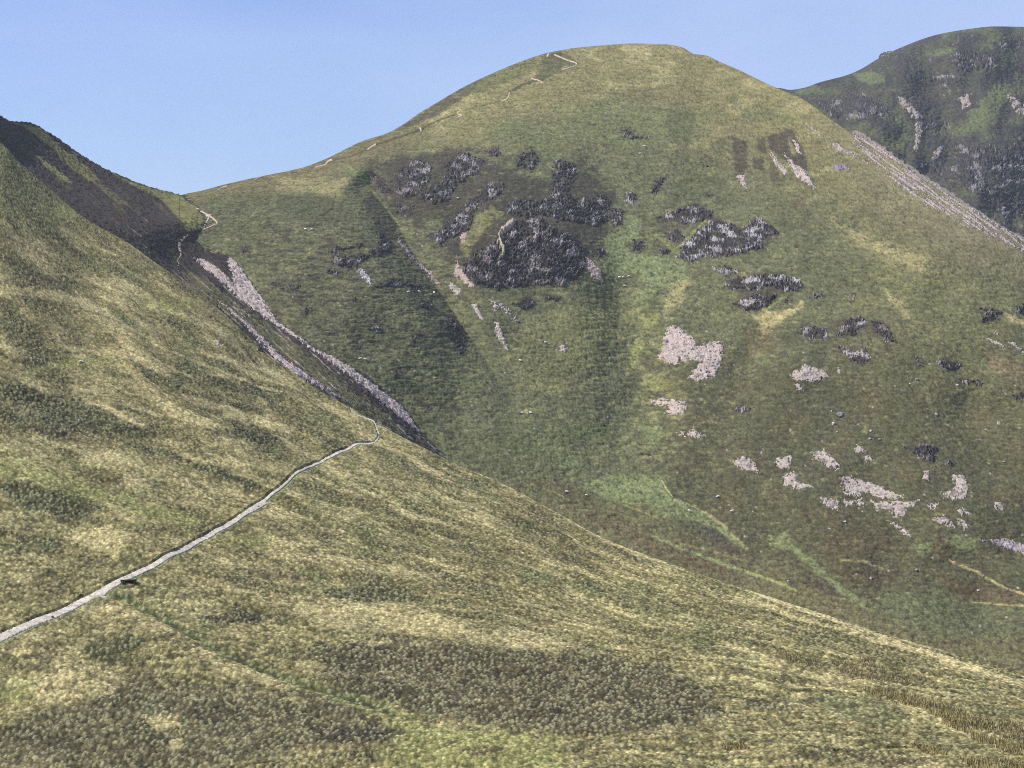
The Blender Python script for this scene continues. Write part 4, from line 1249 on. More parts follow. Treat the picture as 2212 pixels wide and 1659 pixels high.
GC = 'dark crags breaking through the mountain face'
CRAGS = [
    # label, sheet, crop, outline, extra
    ('grey flecked crag at the upper left, beside the long diagonal crag', 'M', 'K2', '930,1120 1080,1025 1195,1085 1185,1190 1110,1290 960,1240 865,1225', dict(pale=.45, ang=50)),
    ('long dark diagonal crag high on the left of the mountain face', 'M', 'K2', '1395,985 1520,1000 1625,1045 1560,1150 1480,1190 1350,1300 1330,1380 1220,1400 1080,1360 1095,1290 1240,1230 1330,1150 1275,1085', dict(amp=4.5, ang=45)),
    ('heathery dark crag just right of the green gully line', 'M', 'K2', '690,1130 760,1150 840,1230 900,1300 820,1330 730,1240', dict(pale=.1, ledge=.8)),
    ('broken dark crag under the grey flecked upper left crag', 'M', 'K2', '870,1240 1000,1210 1065,1290 1070,1350 960,1345 880,1300', dict(pale=.25)),
    ('tilted dark slab crag with pale bedding lines, below the long diagonal crag', 'M', 'K2', '1640,1215 1770,1225 1760,1300 1650,1370 1540,1430 1480,1500 1355,1485 1450,1390 1560,1300', dict(amp=4, ang=40, pale=.4)),
    ('dark crag at the lower end of the tilted slab', 'M', 'K2', '1260,1585 1375,1480 1525,1490 1500,1600 1400,1660 1300,1650', dict(ang=45, pale=.4)),
    ('small dark crag below the long diagonal crag, in green turf', 'M', 'K2', '900,1400 1060,1385 1070,1480 1000,1500 930,1480', dict(pale=.2)),
    ('scattered heathery rocks at the top of the crags, under the green summit turf', 'M', 'K2', '1840,1010 1990,955 2045,1040 1990,1130 1850,1110', dict(ledge=.9, pale=.2)),
    ('small dark crag above the right end of the long diagonal crag', 'M', 'K2', '1620,965 1720,925 1745,1000 1650,1035', dict(ledge=.7, pale=.2)),
    ('great dark craggy buttress in the middle of the mountain face, streaked pink and grey', 'M', 'K6', '325,525 500,400 640,300 740,205 960,170 1060,260 1200,300 1290,430 1300,560 1230,650 1120,712 850,716 620,740 440,705 345,620', dict(amp=5, pale=.42, warm=.6, ang=55, ledge=.45)),
    ('broad heathery crag band directly above the great buttress', 'M', 'K6', '640,60 760,20 1000,10 1400,10 1490,200 1380,245 1060,190 960,165 750,190 700,150', dict(amp=3.5, pale=.3, ledge=.85, ang=60)),
    ('dark sloping crag left of the great buttress, above the tan chute', 'M', 'K6', '40,310 150,255 300,130 440,50 430,150 400,230 285,275 170,400 80,350', dict(ang=40, pale=.35)),
    ('upper crag between summit turf and the crag band, right of the tilted slab', 'M', 'K3', '-60,1040 100,1055 135,1150 60,1300 130,1400 20,1500 -70,1400 -90,1180', dict(ledge=.7, pale=.35)),
    ('blocky grey crag standing in bright green turf right of the crag band', 'M', 'K6', '1480,90 1600,110 1590,230 1500,225', dict(pale=.5, warm=.4)),
    ('dark block crag in the bright green flush, beneath a thin green streak', 'M', 'K6', '1655,345 1770,345 1745,445 1650,440', dict(pale=.4)),
    ('small pinkish crag at the right foot of the great buttress above a scree chute', 'M', 'K6', '1370,420 1440,400 1460,470 1400,490', dict(pale=.5, warm=.8)),
    ('squat black crag left of the bright green streak', 'M', 'K6', '1870,395 1985,420 1960,465 1890,475', dict(pale=.2)),
    ('black overhanging ledge in turf under the great buttress', 'M', 'K6', '685,855 790,815 860,797 925,850 830,912 770,880', dict(pale=.02, ledge=.1, amp=2)),
    ('low grey ledge right of the black overhang, under the great buttress', 'M', 'K6', '900,760 1000,780 1110,795 1080,842 1000,822', dict(pale=.3)),
    ('bulging dark crag with pale top, right of the upper crags', 'M', 'K3', '280,1330 330,1298 392,1370 385,1450 310,1500 265,1440', dict(pale=.4)),
    ('rounded grey crag knob in green turf, upper centre of the face', 'M', 'K3', '490,1310 560,1288 612,1330 560,1400 500,1380', dict(pale=.55)),
    ('pink grey crag knob below the rounded knob', 'M', 'K3', '370,1430 470,1400 490,1480 430,1560 372,1520', dict(pale=.55, warm=.7)),
    ('thin crag strip high on the face under the summit dome', 'M', 'K3', '440,790 520,800 600,860 705,848 690,882 520,882', dict(pale=.35, rag=4)),
    ('little dark crag above the right hand crag bands', 'M', 'K3', '1075,1310 1205,1308 1190,1342 1110,1338', dict(pale=.35, rag=3)),
    ('broken small crags stepping down left to the green streak', 'M', 'K3', '690,1260 760,1180 885,1150 800,1230 770,1300 720,1322', dict(pale=.3, ledge=.7)),
    ('upper heathery crag band on the right half of the face, topped with pale rock', 'M', 'K7', '70,180 200,110 330,65 545,105 530,180 330,230 250,200', dict(pale=.42, ang=75)),
    ('large pale streaked crag right of the bright green streak', 'M', 'K7', '250,490 290,390 420,270 540,185 620,190 760,260 880,155 960,200 1065,290 930,340 922,420 760,462 590,482 460,480 380,527', dict(amp=5, pale=.55, ang=85, ledge=.35)),
    ('dark crag tucked left of the bright green streak', 'M', 'K7', '130,290 250,255 322,330 240,392', dict(pale=.2)),
    ('small double crag between the two large right hand crags', 'M', 'K7', '490,565 620,540 690,568 775,600 650,652 590,610', dict(pale=.45, ang=85)),
    ('broad grey crag with vertical pale streaks, lower right of the face', 'M', 'K7', '608,722 680,660 860,617 1040,617 1180,640 1262,700 1210,752 1080,752 1010,705 900,742 760,752', dict(amp=5, pale=.62, ang=88, ledge=.3)),
    ('rounded grey crag directly under the vertically streaked crag', 'M', 'K7', '688,852 860,768 980,790 1062,758 965,872 800,912', dict(amp=4.5, pale=.55, ang=80, ledge=.25)),
    ('small dark crag beside the yellow green flush', 'M', 'K7', '1058,852 1150,778 1162,832', dict(pale=.35)),
    ('dark slanting crag right of the yellow flush', 'M', 'K7', '1188,1080 1240,1008 1420,1040 1482,1120 1300,1142', dict(pale=.4, ang=60, ledge=.6)),
    ('heathery crag cluster on the right slope, beyond the slanting crag', 'M', 'K7', '1500,1112 1580,950 1700,948 1765,1000 1660,1102', dict(pale=.4, ledge=.7)),
    ('crag trailing down right from the heathery cluster', 'M', 'K7', '1760,972 1900,1000 1995,1172 1920,1162 1790,1052', dict(pale=.4, ang=40, ledge=.6)),
    ('pale hooked crag on the right slope above the pink scree oval', 'M', 'K7', '1488,1170 1560,1178 1630,1230 1740,1188 1785,1280 1740,1345 1620,1312', dict(pale=.65, warm=.5)),
    ('low dark rocks right of the vertically streaked crag', 'M', 'K7', '1258,802 1380,758 1445,780 1320,822', dict(pale=.3, ledge=.6)),
    ('lone small rocky knob on grassy right slope', 'M', 'K7', '1598,752 1672,760 1642,832', dict(pale=.5, warm=.4)),
    ('dark peaty crag with overhang near the right edge of the photo', 'M', 'K8', '1810,208 1980,228 2065,222 2010,322 1850,345 1900,260', dict(pale=.25)),
    ('dark crag cut off by the right edge of the photo', 'M', 'K8', '2108,232 2160,205 2260,175 2260,290 2140,262', dict(pale=.25)),
    ('slanting grey crag strip on the right slope, with a smaller rock at its end', 'M', 'K8', '1680,768 1780,772 1895,800 1890,842 1740,822', dict(pale=.5, ang=30, rag=3)),
    ('low dark outcrop on the right slope above the grey crag strip', 'M', 'K8', '1468,640 1580,618 1722,660 1700,712 1590,712', dict(pale=.35, ledge=.6)),
    ('thin tilted rock fin on the right slope', 'M', 'K8', '1325,602 1370,600 1425,690 1390,690', dict(pale=.4, ang=30, rag=3)),
    ('ragged dark rocks at the right edge, below the grey crag strip', 'M', 'K8', '2095,902 2260,880 2260,955 2150,950', dict(pale=.35, ledge=.6)),
    ('isolated dark crag on the lower right slope above the scree spread', 'M', 'L5', '1248,212 1400,188 1545,208 1505,332 1440,322 1350,272', dict(pale=.4, amp=4)),
    ('small black rocks right of the isolated lower crag', 'M', 'L5', '1548,352 1600,308 1705,330 1640,362', dict(pale=.3)),
    ('flat topped grey outcrop standing alone on the dark lower slope', 'M', 'L4', '1798,132 1862,98 1955,120 1932,162 1810,162', dict(pale=.6, amp=3, ledge=.1, rag=2, ang=85)),
    ('black crag on the grassy left shoulder, uppermost one', 'M', 'K5', '1220,222 1320,170 1420,180 1540,128 1562,190 1440,202 1280,242', dict(pale=.2, ang=20)),
    ('wide black crag band across the left shoulder', 'M', 'K5', '1268,272 1330,240 1500,250 1620,200 1750,128 1762,230 1600,262 1500,332 1480,382 1300,332', dict(pale=.25, ang=30)),
    ('dark rocks under the left end of the wide shoulder band', 'M', 'K5', '1215,365 1300,332 1365,410 1280,415', dict(pale=.25)),
    ('small black lens shaped crag on the left shoulder', 'M', 'K5', '878,522 940,470 1062,480 1020,532', dict(pale=.3, ang=15)),
    ('thin dark ledge left of the lens shaped crag', 'M', 'K5', '750,460 930,458 830,502', dict(pale=.2, rag=3)),
    ('dark knob low on the left shoulder, above yellow grass', 'M', 'K5', '1048,672 1120,638 1152,692 1090,722', dict(pale=.3)),
    ('long low crag on the left shoulder beside the gully', 'M', 'K5', '1598,492 1700,450 1820,430 1992,480 2005,522 1800,492 1640,512', dict(pale=.3, ang=20)),
    ('dark crag low beside the gully, beneath the long low crag', 'M', 'K5', '1918,612 2070,630 2115,692 2000,672', dict(pale=.25)),
    ('single dark boulder like crag in mid shoulder', 'M', 'K5', '1428,602 1480,558 1502,600 1470,628', dict(pale=.35, rag=2)),
    ('small grey crag in the lower shoulder grass', 'M', 'K5', '1578,822 1650,798 1692,850 1640,862', dict(pale=.45, rag=3)),
    ('round black crag in the lower shoulder grass', 'M', 'K5', '1908,882 1970,850 2012,890 1960,912', dict(pale=.25, rag=2)),
    ('heathery rock patch right of the pink scree run', 'M', 'K5', '558,192 640,168 665,232 590,242', dict(pale=.1, ledge=.6)),
    ('tall dark crag where the left shoulder drops into the gully', 'M', 'K6', '168,982 260,938 345,1090 362,1210 300,1285 280,1180 180,1092', dict(pale=.25, ang=60)),
    ('dark crag in the narrow gully at the foot of its green line', 'M', 'K5', '1630,60 1700,50 1760,140 1770,240 1700,230 1640,150', dict(pale=.25, ang=60)),
    ('large dark crag under the far summit dome', 'F', 'K4', '1600,342 1750,288 1900,300 2020,340 1990,432 1860,440 1700,445', dict(amp=8, pale=.4, ang=88, rag=8)),
    ('second crag below the summit crag of the far mountain', 'F', 'K4', '1460,522 1600,448 1745,540 1700,575 1560,582', dict(amp=7, pale=.45, ang=85, rag=6)),
    ('blue black crag on the far mountain nearest the saddle', 'F', 'K4', '850,642 960,636 1085,720 1180,790 1050,830 900,842 700,830 580,700 700,690', dict(amp=8, pale=.3, ang=80, rag=7)),
    ('crag spread on the top right corner of the far mountain', 'F', 'K4', '1960,230 2100,190 2300,150 2300,260 2120,300 2000,290', dict(amp=6, pale=.4, ledge=.8, ang=88, rag=8)),
    ('great shadowy cliff filling the lower right of the far mountain', 'F', 'K4', '1640,1132 1720,1030 1870,1055 2050,1040 2300,1050 2300,1640 2050,1600 1900,1480 1780,1400 1650,1300', dict(amp=10, pale=.35, ang=88, rag=9, ledge=.5)),
    ('dark cliff foot beside the scree skyline, left of the great shadowy cliff', 'F', 'K4', '1340,1180 1480,1160 1640,1232 1700,1400 1560,1290 1420,1240', dict(amp=7, pale=.3, ang=80, rag=6)),
    ('low crag band on the far mountain above the scree skyline', 'F', 'K4', '1010,1000 1150,1090 1260,1100 1340,1140 1280,1170 1150,1110', dict(amp=6, pale=.35, rag=5)),
    ('pink tinged broken rocks in the middle of the far mountain', 'F', 'K4', '1380,870 1500,830 1640,860 1640,920 1450,930', dict(amp=5, pale=.55, warm=.8, rag=7, ledge=.7)),
    ('little rocky step on the far mountain skyline', 'F', 'K4', '1090,325 1180,302 1290,320 1280,352 1120,348', dict(amp=5, pale=.5, rag=4)),
    ('dark rocks beneath the skyline step of the far mountain', 'F', 'K4', '1340,450 1440,440 1460,520 1380,540', dict(amp=6, pale=.4, rag=6, ledge=.7)),
    ('dark rock step on the near skyline where the path slope meets the scree', 'N', 'K5', '700,918 742,925 780,1020 745,1030 690,1002', dict(amp=1.6, pale=.1, rag=3, ang=60)),
    ('small dark rocks on the near skyline, higher up from the rock step', 'N', 'K5', '345,615 400,640 470,712 420,700', dict(amp=1.2, pale=.15, rag=2, ang=50)),
    ('string of dark rocks on the near skyline, below the rock step', 'N', 'K5', '795,1060 850,1090 915,1140 890,1150 830,1110', dict(amp=1.2, pale=.12, rag=2, ang=40)),
]
for o_ in (build_ground(), build_near(), build_left(), build_main(), build_far()):
    tag(o_, kind='structure')
build_paths()
build_culvert()
build_rushes()

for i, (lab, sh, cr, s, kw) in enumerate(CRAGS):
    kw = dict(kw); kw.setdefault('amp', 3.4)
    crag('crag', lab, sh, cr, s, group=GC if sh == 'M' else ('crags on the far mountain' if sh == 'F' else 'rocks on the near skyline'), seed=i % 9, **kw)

GS = 'pink grey scree lying on the mountain'
GREYS = C3(.25, .24, .25)
PINK = C3(.36, .305, .27)
SCREES = [
    ('long pink scree run down the slope below the saddle, widest near its top', 'L', 'K5', '190,265 290,285 400,350 470,420 520,470 460,280 500,262 545,320 700,530 790,660 860,770 1000,870 1160,985 1400,1108 1500,1180 1840,1440 1990,1650 1900,1600 1600,1340 1400,1180 1150,1010 960,875 760,745 560,600 400,450 270,340', dict(run=40, rag=4, thr=-.5, col=PINK * 1.0, lift=.4)),
    ('thin grey scree strip following the near skyline, left of the long pink run', 'L', 'K5', '340,565 430,620 600,755 750,905 900,1045 1100,1190 1300,1320 1450,1420 1300,1355 1000,1190 850,1090 740,960 600,800 450,660', dict(run=40, rag=5, thr=-.12, col=C3(.33, .28, .265), lift=.35)),
    ('grey stone patch on green turf at the left edge', 'L', 'K1', '115,825 200,845 300,920 375,985 340,995 240,972 180,900', dict(rag=3, thr=-.4, col=GREYS)),
    ('pale stone flecks in the near grass below the rock step', 'N', 'L1', '1560,505 1600,495 1640,515 1600,525', dict(rag=4, thr=.28, col=C3(.40, .40, .40), lift=.1)),
    ('spotted pale stones on the near slope beside the flecks', 'N', 'L1', '1660,480 1720,450 1770,510 1700,525', dict(rag=5, thr=.34, col=C3(.38, .38, .39), lift=.1)),
    ('tan stony chute curving round the left side of the great buttress', 'M', 'K6', '285,455 300,540 345,605 432,712 385,722 330,670 258,620 270,540', dict(thr=-.4, col=C3(.37, .285, .24), rag=4)),
    ('small tan scree at the top of the curving chute', 'M', 'K6', '308,290 362,288 352,362 318,375', dict(thr=-.3, col=C3(.37, .28, .235), rag=3)),
    ('tan bare streak on the crest of the great buttress', 'M', 'K6', '606,312 690,225 742,200 722,252 640,315', dict(thr=-.5, col=C3(.38, .31, .26), rag=3, lift=3.2)),
    ('smaller pinkish bare streak right of the tan crest streak', 'M', 'K6', '868,372 905,325 935,308 905,382', dict(thr=-.5, col=C3(.36, .28, .25), rag=2, lift=3.0)),
    ('curled thin tan streak on the great buttress', 'M', 'K6', '600,360 630,350 660,440 640,500 605,510 635,470 635,420', dict(thr=-.5, col=C3(.33, .29, .22), rag=2, lift=3.0)),
    ('pink scree chute at the right foot of the great buttress', 'M', 'K6', '1288,472 1345,505 1412,580 1435,690 1380,665 1305,590', dict(thr=-.2, col=C3(.32, .25, .225))),
    ('scree tongue below the curving chute', 'M', 'K6', '228,682 315,740 285,785 230,722', dict(thr=-.15, rag=4)),
    ('slanting scree streak under the tongue, beside the gully', 'M', 'K6', '388,850 440,850 505,980 460,965', dict(thr=-.25, rag=4)),
    ('narrow scree streak lowest of those under the buttress', 'M', 'K6', '575,990 612,992 645,1080 695,1222 650,1200 592,1080', dict(thr=-.3, rag=4)),
    ('broken stones right of the slanting streak', 'M', 'K6', '560,830 640,850 770,975 740,985 650,890 570,910', dict(thr=.25, rag=5)),
    ('thin stony line along the gully bottom on the left', 'M', 'K5', '1800,110 1840,150 1960,290 2060,380 2140,465 2110,470 1990,340 1900,250', dict(thr=-.05, rag=3, col=C3(.27, .22, .215))),
    ('grey stone flecks in turf on the left shoulder', 'M', 'K5', '1500,365 1530,360 1590,440 1590,485 1555,450', dict(thr=.05, rag=4, col=C3(.38, .37, .39))),
    ('small round pink scree alone in the green bowl', 'M', 'K6', '1072,1185 1120,1168 1158,1200 1140,1232 1092,1222', dict(thr=-.6, rag=3, col=PINK * 1.05)),
    ('largest pink scree field, shaped like a cat head, right of the bowl', 'M', 'K7', '198,1022 260,1030 340,1100 392,1140 402,1190 520,1152 612,1148 602,1290 542,1420 420,1452 350,1430 440,1302 300,1292 210,1330 110,1282 132,1190 150,1110', dict(thr=-.02, col=PINK * 1.05, rag=5)),
    ('thin stones beside the left edge of the largest scree field', 'M', 'K7', '40,1190 80,1145 75,1080 50,1045 85,1100 75,1180', dict(thr=-.2, rag=4)),
    ('oval pink scree below the pale hooked crag', 'M', 'K7', '1148,1402 1260,1338 1400,1370 1445,1420 1305,1462 1180,1452', dict(thr=-.1, rag=6)),
    ('small scree below the oval scree', 'M', 'K7', '1175,1482 1215,1480 1255,1540 1190,1525', dict(thr=-.2, rag=4)),
    ('tiny pink scree right of the oval scree', 'M', 'K7', '1515,1350 1535,1350 1542,1402 1510,1400', dict(thr=-.4, rag=3)),
    ('ragged pale scree below the largest scree field', 'M', 'L4', '1138,62 1282,48 1435,80 1422,152 1350,180 1280,168 1292,110 1190,90', dict(thr=.08, rag=6, col=PINK * 1.08)),
    ('faint scree patch on the dark slope above the valley green', 'M', 'L4', '1368,332 1480,308 1592,340 1540,362 1450,345', dict(thr=.12, rag=6)),
    ('scree patch at the left end of the lower scree spread', 'M', 'L4', '1788,552 1900,510 1962,550 1995,635 1900,612 1800,572', dict(thr=-.05, rag=6)),
    ('squarish scree patch right of the leftmost lower one', 'M', 'L5', '258,322 330,278 384,290 360,372 280,382', dict(thr=-.1, rag=6)),
    ('hooked scree patch under the squarish one', 'M', 'L5', '308,492 330,440 400,398 432,430 402,480 552,522 450,542 340,512', dict(thr=-.05, rag=6)),
    ('slanting scree on the upper part of the lower spread', 'M', 'L5', '545,252 630,238 765,350 740,392 660,352 560,292', dict(thr=.0, rag=7)),
    ('triangular scree under the loose pale boulders', 'M', 'L5', '872,245 890,178 975,242 890,252', dict(thr=-.2, rag=5)),
    ('thin stones below the triangular scree', 'M', 'L5', '935,290 990,280 1035,320 970,328', dict(thr=.1, rag=5)),
    ('largest patch of the lower scree spread, at its centre', 'M', 'L5', '775,460 850,440 930,480 1032,500 1132,550 1265,600 1200,622 1080,602 960,565 890,612 800,562', dict(thr=-.02, rag=7)),
    ('long scree patch below the largest of the lower spread', 'M', 'L5', '1018,645 1200,650 1395,630 1300,692 1260,772 1170,742 1160,692 1060,692', dict(thr=.0, rag=7)),
    ('small scree at the lower left of the spread', 'M', 'L5', '598,602 680,622 755,640 742,712 660,672', dict(thr=.0, rag=6)),
    ('pair of scree scraps between the small left scree and the long patch', 'M', 'L5', '788,622 860,640 930,615 965,670 900,665 805,665', dict(thr=.12, rag=6)),
    ('tall scree patch below the isolated lower crag, right of a narrow one', 'M', 'L5', '1648,432 1740,440 1775,530 1742,612 1650,622 1560,582 1680,545', dict(thr=-.05, rag=6)),
    ('narrow upright scree below the isolated lower crag', 'M', 'L5', '1418,392 1472,398 1462,472 1408,462', dict(thr=-.2, rag=4)),
    ('scree scrap right of the long patch', 'M', 'L5', '1445,672 1535,658 1505,702', dict(thr=-.1, rag=4)),
    ('scree trailing down right, low in the spread', 'M', 'L5', '1498,782 1600,758 1675,850 1600,822', dict(thr=.05, rag=6)),
    ('forked scree scrap beside the trailing one', 'M', 'L5', '1690,772 1780,820 1742,862 1700,822', dict(thr=.05, rag=5)),
    ('flat scree scrap above the forked one', 'M', 'L5', '1685,712 1740,698 1795,740 1720,745', dict(thr=.05, rag=5)),
    ('lone scree patch near the right edge above the grey wedge', 'M', 'L5', '1985,642 2052,660 2045,722 1978,682', dict(thr=-.05, rag=5)),
    ('loose stone trail running down from the long patch', 'M', 'L5', '1130,775 1200,810 1330,900 1310,910 1180,830', dict(thr=.22, rag=5)),
    ('grey scree wedge at the right edge of the photo, lowest of all', 'M', 'L5', '1828,932 1940,940 2100,930 2260,1000 2260,1072 2100,1022 1940,962', dict(thr=-.35, rag=4, col=C3(.31, .27, .27))),
    ('long pale scree slope along the right skyline', 'M', 'K4', '880,925 1060,1035 1200,1140 1500,1335 1800,1530 2050,1690 2260,1800 2260,1900 2000,1780 1700,1660 1400,1480 1150,1290 950,1100 860,1000', dict(run=35, thr=.30, rag=6, col=C3(.33, .28, .27))),
    ('pale streak of stones higher up the right skyline slope', 'M', 'K4', '480,860 560,910 660,1000 900,1120 1000,1190 980,1200 850,1120 640,1005', dict(run=35, thr=.2, rag=5, col=C3(.33, .285, .27))),
    ('small pink scree near the right skyline', 'M', 'K4', '688,1030 740,1018 805,1080 750,1092', dict(thr=-.4, rag=4, col=PINK)),
    ('purple grey scree under the small pink one near the right skyline', 'M', 'K4', '695,1195 790,1192 840,1222 760,1235', dict(thr=-.1, rag=5, col=C3(.22, .19, .21))),
    ('pink fan of scree below dark eroded heather, high on the right', 'M', 'K3', '1755,985 1835,1070 1925,1120 1965,1200 2010,1270 1900,1210 1860,1185 1790,1065', dict(thr=-.25, rag=5, col=PINK * 1.1)),
    ('thin pink streak left of the high scree fan', 'M', 'K3', '1652,978 1702,1050 1782,1130 1760,1152 1665,1045', dict(thr=-.15, rag=4, col=PINK)),
    ('thin pink streak right of the high scree fan', 'M', 'K3', '1830,885 1870,930 1895,1000 1870,985', dict(thr=-.15, rag=3, col=PINK)),
    ('small pink scree scraps under the leftmost dark strip', 'M', 'K3', '1390,1170 1450,1165 1440,1190 1460,1260 1430,1250 1415,1200', dict(thr=-.1, rag=4, col=PINK)),
    ('paired pale scree streaks near the right edge', 'M', 'K8', '1875,440 2000,480 2085,545 1960,492', dict(thr=-.1, rag=4, run=30)),
    ('little scree above the paired streaks', 'M', 'K8', '1958,402 2032,408 2010,442', dict(thr=-.2, rag=4)),
    ('scree streak at the right edge beside the paired streaks', 'M', 'K8', '2075,480 2140,500 2260,600 2200,590', dict(thr=-.05, rag=5, run=30)),
    ('pale gully stones in the middle of the far mountain', 'F', 'K4', '1225,660 1290,700 1410,830 1360,830 1250,720', dict(thr=-.05, rag=6, lift=1.2, fine=.5, col=PINK * .8)),
    ('pale stone streak under the far mountain crags, right of centre', 'F', 'K4', '1530,1060 1585,1050 1530,1150 1490,1145', dict(thr=-.2, rag=5, lift=1.2, fine=.5, col=PINK * .85)),
    ('pink stones above the gully of the far mountain', 'F', 'K4', '1720,670 1770,640 1790,720 1730,740', dict(thr=-.05, rag=6, lift=1.2, fine=.5, col=PINK * .8)),
    ('winding pale streak on the far mountain', 'F', 'K4', '1355,870 1400,860 1390,990 1370,1080 1350,1060 1370,980', dict(thr=-.05, rag=5, lift=1.2, fine=.5, col=PINK * .8)),
    ('faint pale scree on the far mountain at the right edge', 'F', 'K4', '2080,640 2150,680 2300,830 2300,900 2150,760', dict(thr=.1, rag=7, lift=1.2, fine=.5, col=PINK * .75)),
]
for i, (lab, sh, cr, s, kw) in enumerate(SCREES):
    scree(lab, sh, cr, s, group=GS if sh in 'ML' else ('scree on the far mountain' if sh == 'F' else None), seed=i % 8, **kw)

BOULDERS = [
    ('large grey boulder with a white top, alone on the right slope', 'M', 'K8', 768, 1070, 6.5, MAT_GREY, 3, dict(slab=1.1, flat=.6)),
    ('white upright boulder below the large grey boulder', 'M', 'K8', 712, 1140, 2.6, None, 5, dict(flat=1.2)),
    ('small white boulder on the upper left of the large grey one', 'M', 'K8', 697, 1037, 1.6, None, 6, {}),
    ('flat white boulder down right of the upright one', 'M', 'K8', 742, 1198, 1.7, None, 8, {}),
    ('grey boulder half in heather, left of the boulder cluster', 'M', 'K8', 908, 1140, 2.8, MAT_GREY, 9, {}),
    ('pale boulder at the top of the boulder cluster', 'M', 'K8', 1006, 1190, 2.4, None, 11, {}),
    ('pale boulder at the bottom left of the boulder cluster', 'M', 'K8', 1000, 1258, 1.9, None, 12, {}),
    ('grey boulder at the bottom right of the boulder cluster', 'M', 'K8', 1076, 1262, 2.6, MAT_GREY, 13, {}),
    ('white boulder by itself in dark turf right of the cluster', 'M', 'K8', 1518, 1060, 2.4, None, 14, {}),
    ('grey boulder beside a small white one, on open slope', 'M', 'K8', 1368, 788, 2.8, MAT_GREY, 15, {}),
    ('small white boulder left of the open slope grey boulder', 'M', 'K8', 1314, 816, 1.7, None, 16, {}),
    ('white boulder under the left end of the grey crag strip', 'M', 'K8', 1686, 830, 2.4, None, 17, {}),
    ('long pale slab boulder leaning on dark rocks near the right edge', 'M', 'K8', 2012, 1125, 3.4, MAT_GREY, 18, dict(slab=1.5, flat=.4, tilt=.6)),
    ('white boulder below the leaning slab', 'M', 'K8', 1912, 1178, 1.8, None, 19, {}),
    ('flat white boulder on dark grass right of the isolated crag', 'M', 'L5', 2055, 328, 2.2, None, 20, dict(flat=.4)),
    ('pale boulder on brown ground at the valley side, far right', 'M', 'L5', 1852, 1338, 2.4, None, 21, dict(flat=.5)),
    ('grey boulder by the green flush at the valley side', 'M', 'L5', 1370, 1180, 2.6, MAT_GREY, 22, {}),
    ('white boulder on the brown valley slope, rounded', 'M', 'L5', 1005, 1243, 2.4, None, 23, {}),
    ('tiny white boulder beside the valley stream line', 'M', 'L5', 352, 1266, 1.7, None, 24, {}),
    ('pale boulder with a dark hollow on the lower dark slope', 'M', 'L5', 800, 802, 2.2, None, 25, {}),
    ('white boulder high on the summit dome, beneath the skyline', 'M', 'K3', 1095, 367, 1.8, None, 26, {}),
    ('dark boulder on turf under the right shoulder', 'M', 'K3', 1150, 1095, 3.4, MAT_DARKSTONE, 27, {}),
    ('dark stone standing in for a drainage gap below the gravel path, nearest the left edge', 'N', 'L2', 413, 1104, .8, MAT_DARKSTONE, 28, {}),  # stone added in place of a dark drainage gap
    ('small dark stone on the gravel path half way up', 'N', 'L3', 266, 893, .55, MAT_DARKSTONE, 29, {}),
    ('dark stone inside the top bend of the gravel path', 'N', 'L3', 1203, 322, .6, MAT_DARKSTONE, 30, {}),
]
for lab, sh, cr, x, y, size, mat, sd, kw in BOULDERS:
    boulder(lab, sh, cr, x, y, size, mat, sd, group='loose boulders on the mountain' if sh == 'M' else 'stones along the gravel path', **kw)

SHEEP = [
    ('white sheep left in a row of three on bright green turf', 'M', 'K6', 1562, 648, 2.8, 1.35),
    ('white sheep middle in a row of three on bright green turf', 'M', 'K6', 1591, 646, 3.4, 1.35),
    ('white sheep right in a row of three on bright green turf', 'M', 'K6', 1637, 641, .3, 1.35),
    ('white sheep just below the row of three', 'M', 'K6', 1605, 714, 3.0, 1.35),
    ('white sheep near the small round pink scree', 'M', 'K6', 980, 1160, .2, 1.3),
    ('white sheep under the lowest narrow scree streak', 'M', 'K6', 781, 1306, 2.9, 1.3),
    ('white sheep left in a line of three on the left shoulder', 'M', 'K5', 1891, 541, .1, 1.3),
    ('white sheep middle in a line of three on the left shoulder', 'M', 'K5', 1973, 540, 3.2, 1.3),
    ('white sheep right in a line of three on the left shoulder', 'M', 'K5', 2092, 548, 2.2, 1.45),
    ('white sheep left of a pair at the foot of the left shoulder', 'M', 'K5', 1510, 1069, .2, 1.3),
    ('white sheep right of a pair at the foot of the left shoulder', 'M', 'K5', 1548, 1073, 3.0, 1.3),
    ('white sheep left of a pair near the dark peat step', 'M', 'K5', 1078, 50, 2.6, 1.3),
    ('white sheep right of a pair near the dark peat step', 'M', 'K5', 1128, 52, .4, 1.3),
    ('white sheep below the long diagonal crag', 'M', 'K2', 1396, 1350, .6, 1.35),
    ('white sheep left of a pair low in the bowl', 'M', 'L4', 135, 168, .5, 1.35),
    ('white sheep right of a pair low in the bowl', 'M', 'L4', 198, 167, 2.7, 1.35),
    ('white sheep on the dark slope above the valley green', 'M', 'L4', 1676, 831, .2, 1.4),
    ('white sheep on the pale green valley grass', 'M', 'L4', 1450, 948, 3.1, 1.4),
    ('white sheep at the edge of the dark slope, right of the valley grass sheep', 'M', 'L4', 1790, 946, .1, 1.35),
    ('white sheep on brown grass near the valley head', 'M', 'L4', 485, 786, 2.9, 1.2),
    ('white sheep right of the valley head sheep', 'M', 'L4', 640, 816, .3, 1.1),
    ('white sheep high on the face under the thin crag strip', 'M', 'K3', 655, 941, 2.7, 1.2),
    ('white sheep lower of two under the thin crag strip', 'M', 'K3', 620, 998, .3, 1.4),
    ('white sheep on the yellow near hillside, left of a pair', 'N', 'L1', 634, 645, .3, .62),
    ('white sheep on the yellow near hillside, right of a pair', 'N', 'L1', 647, 646, 2.8, .62),
]
build_sheep(SHEEP)

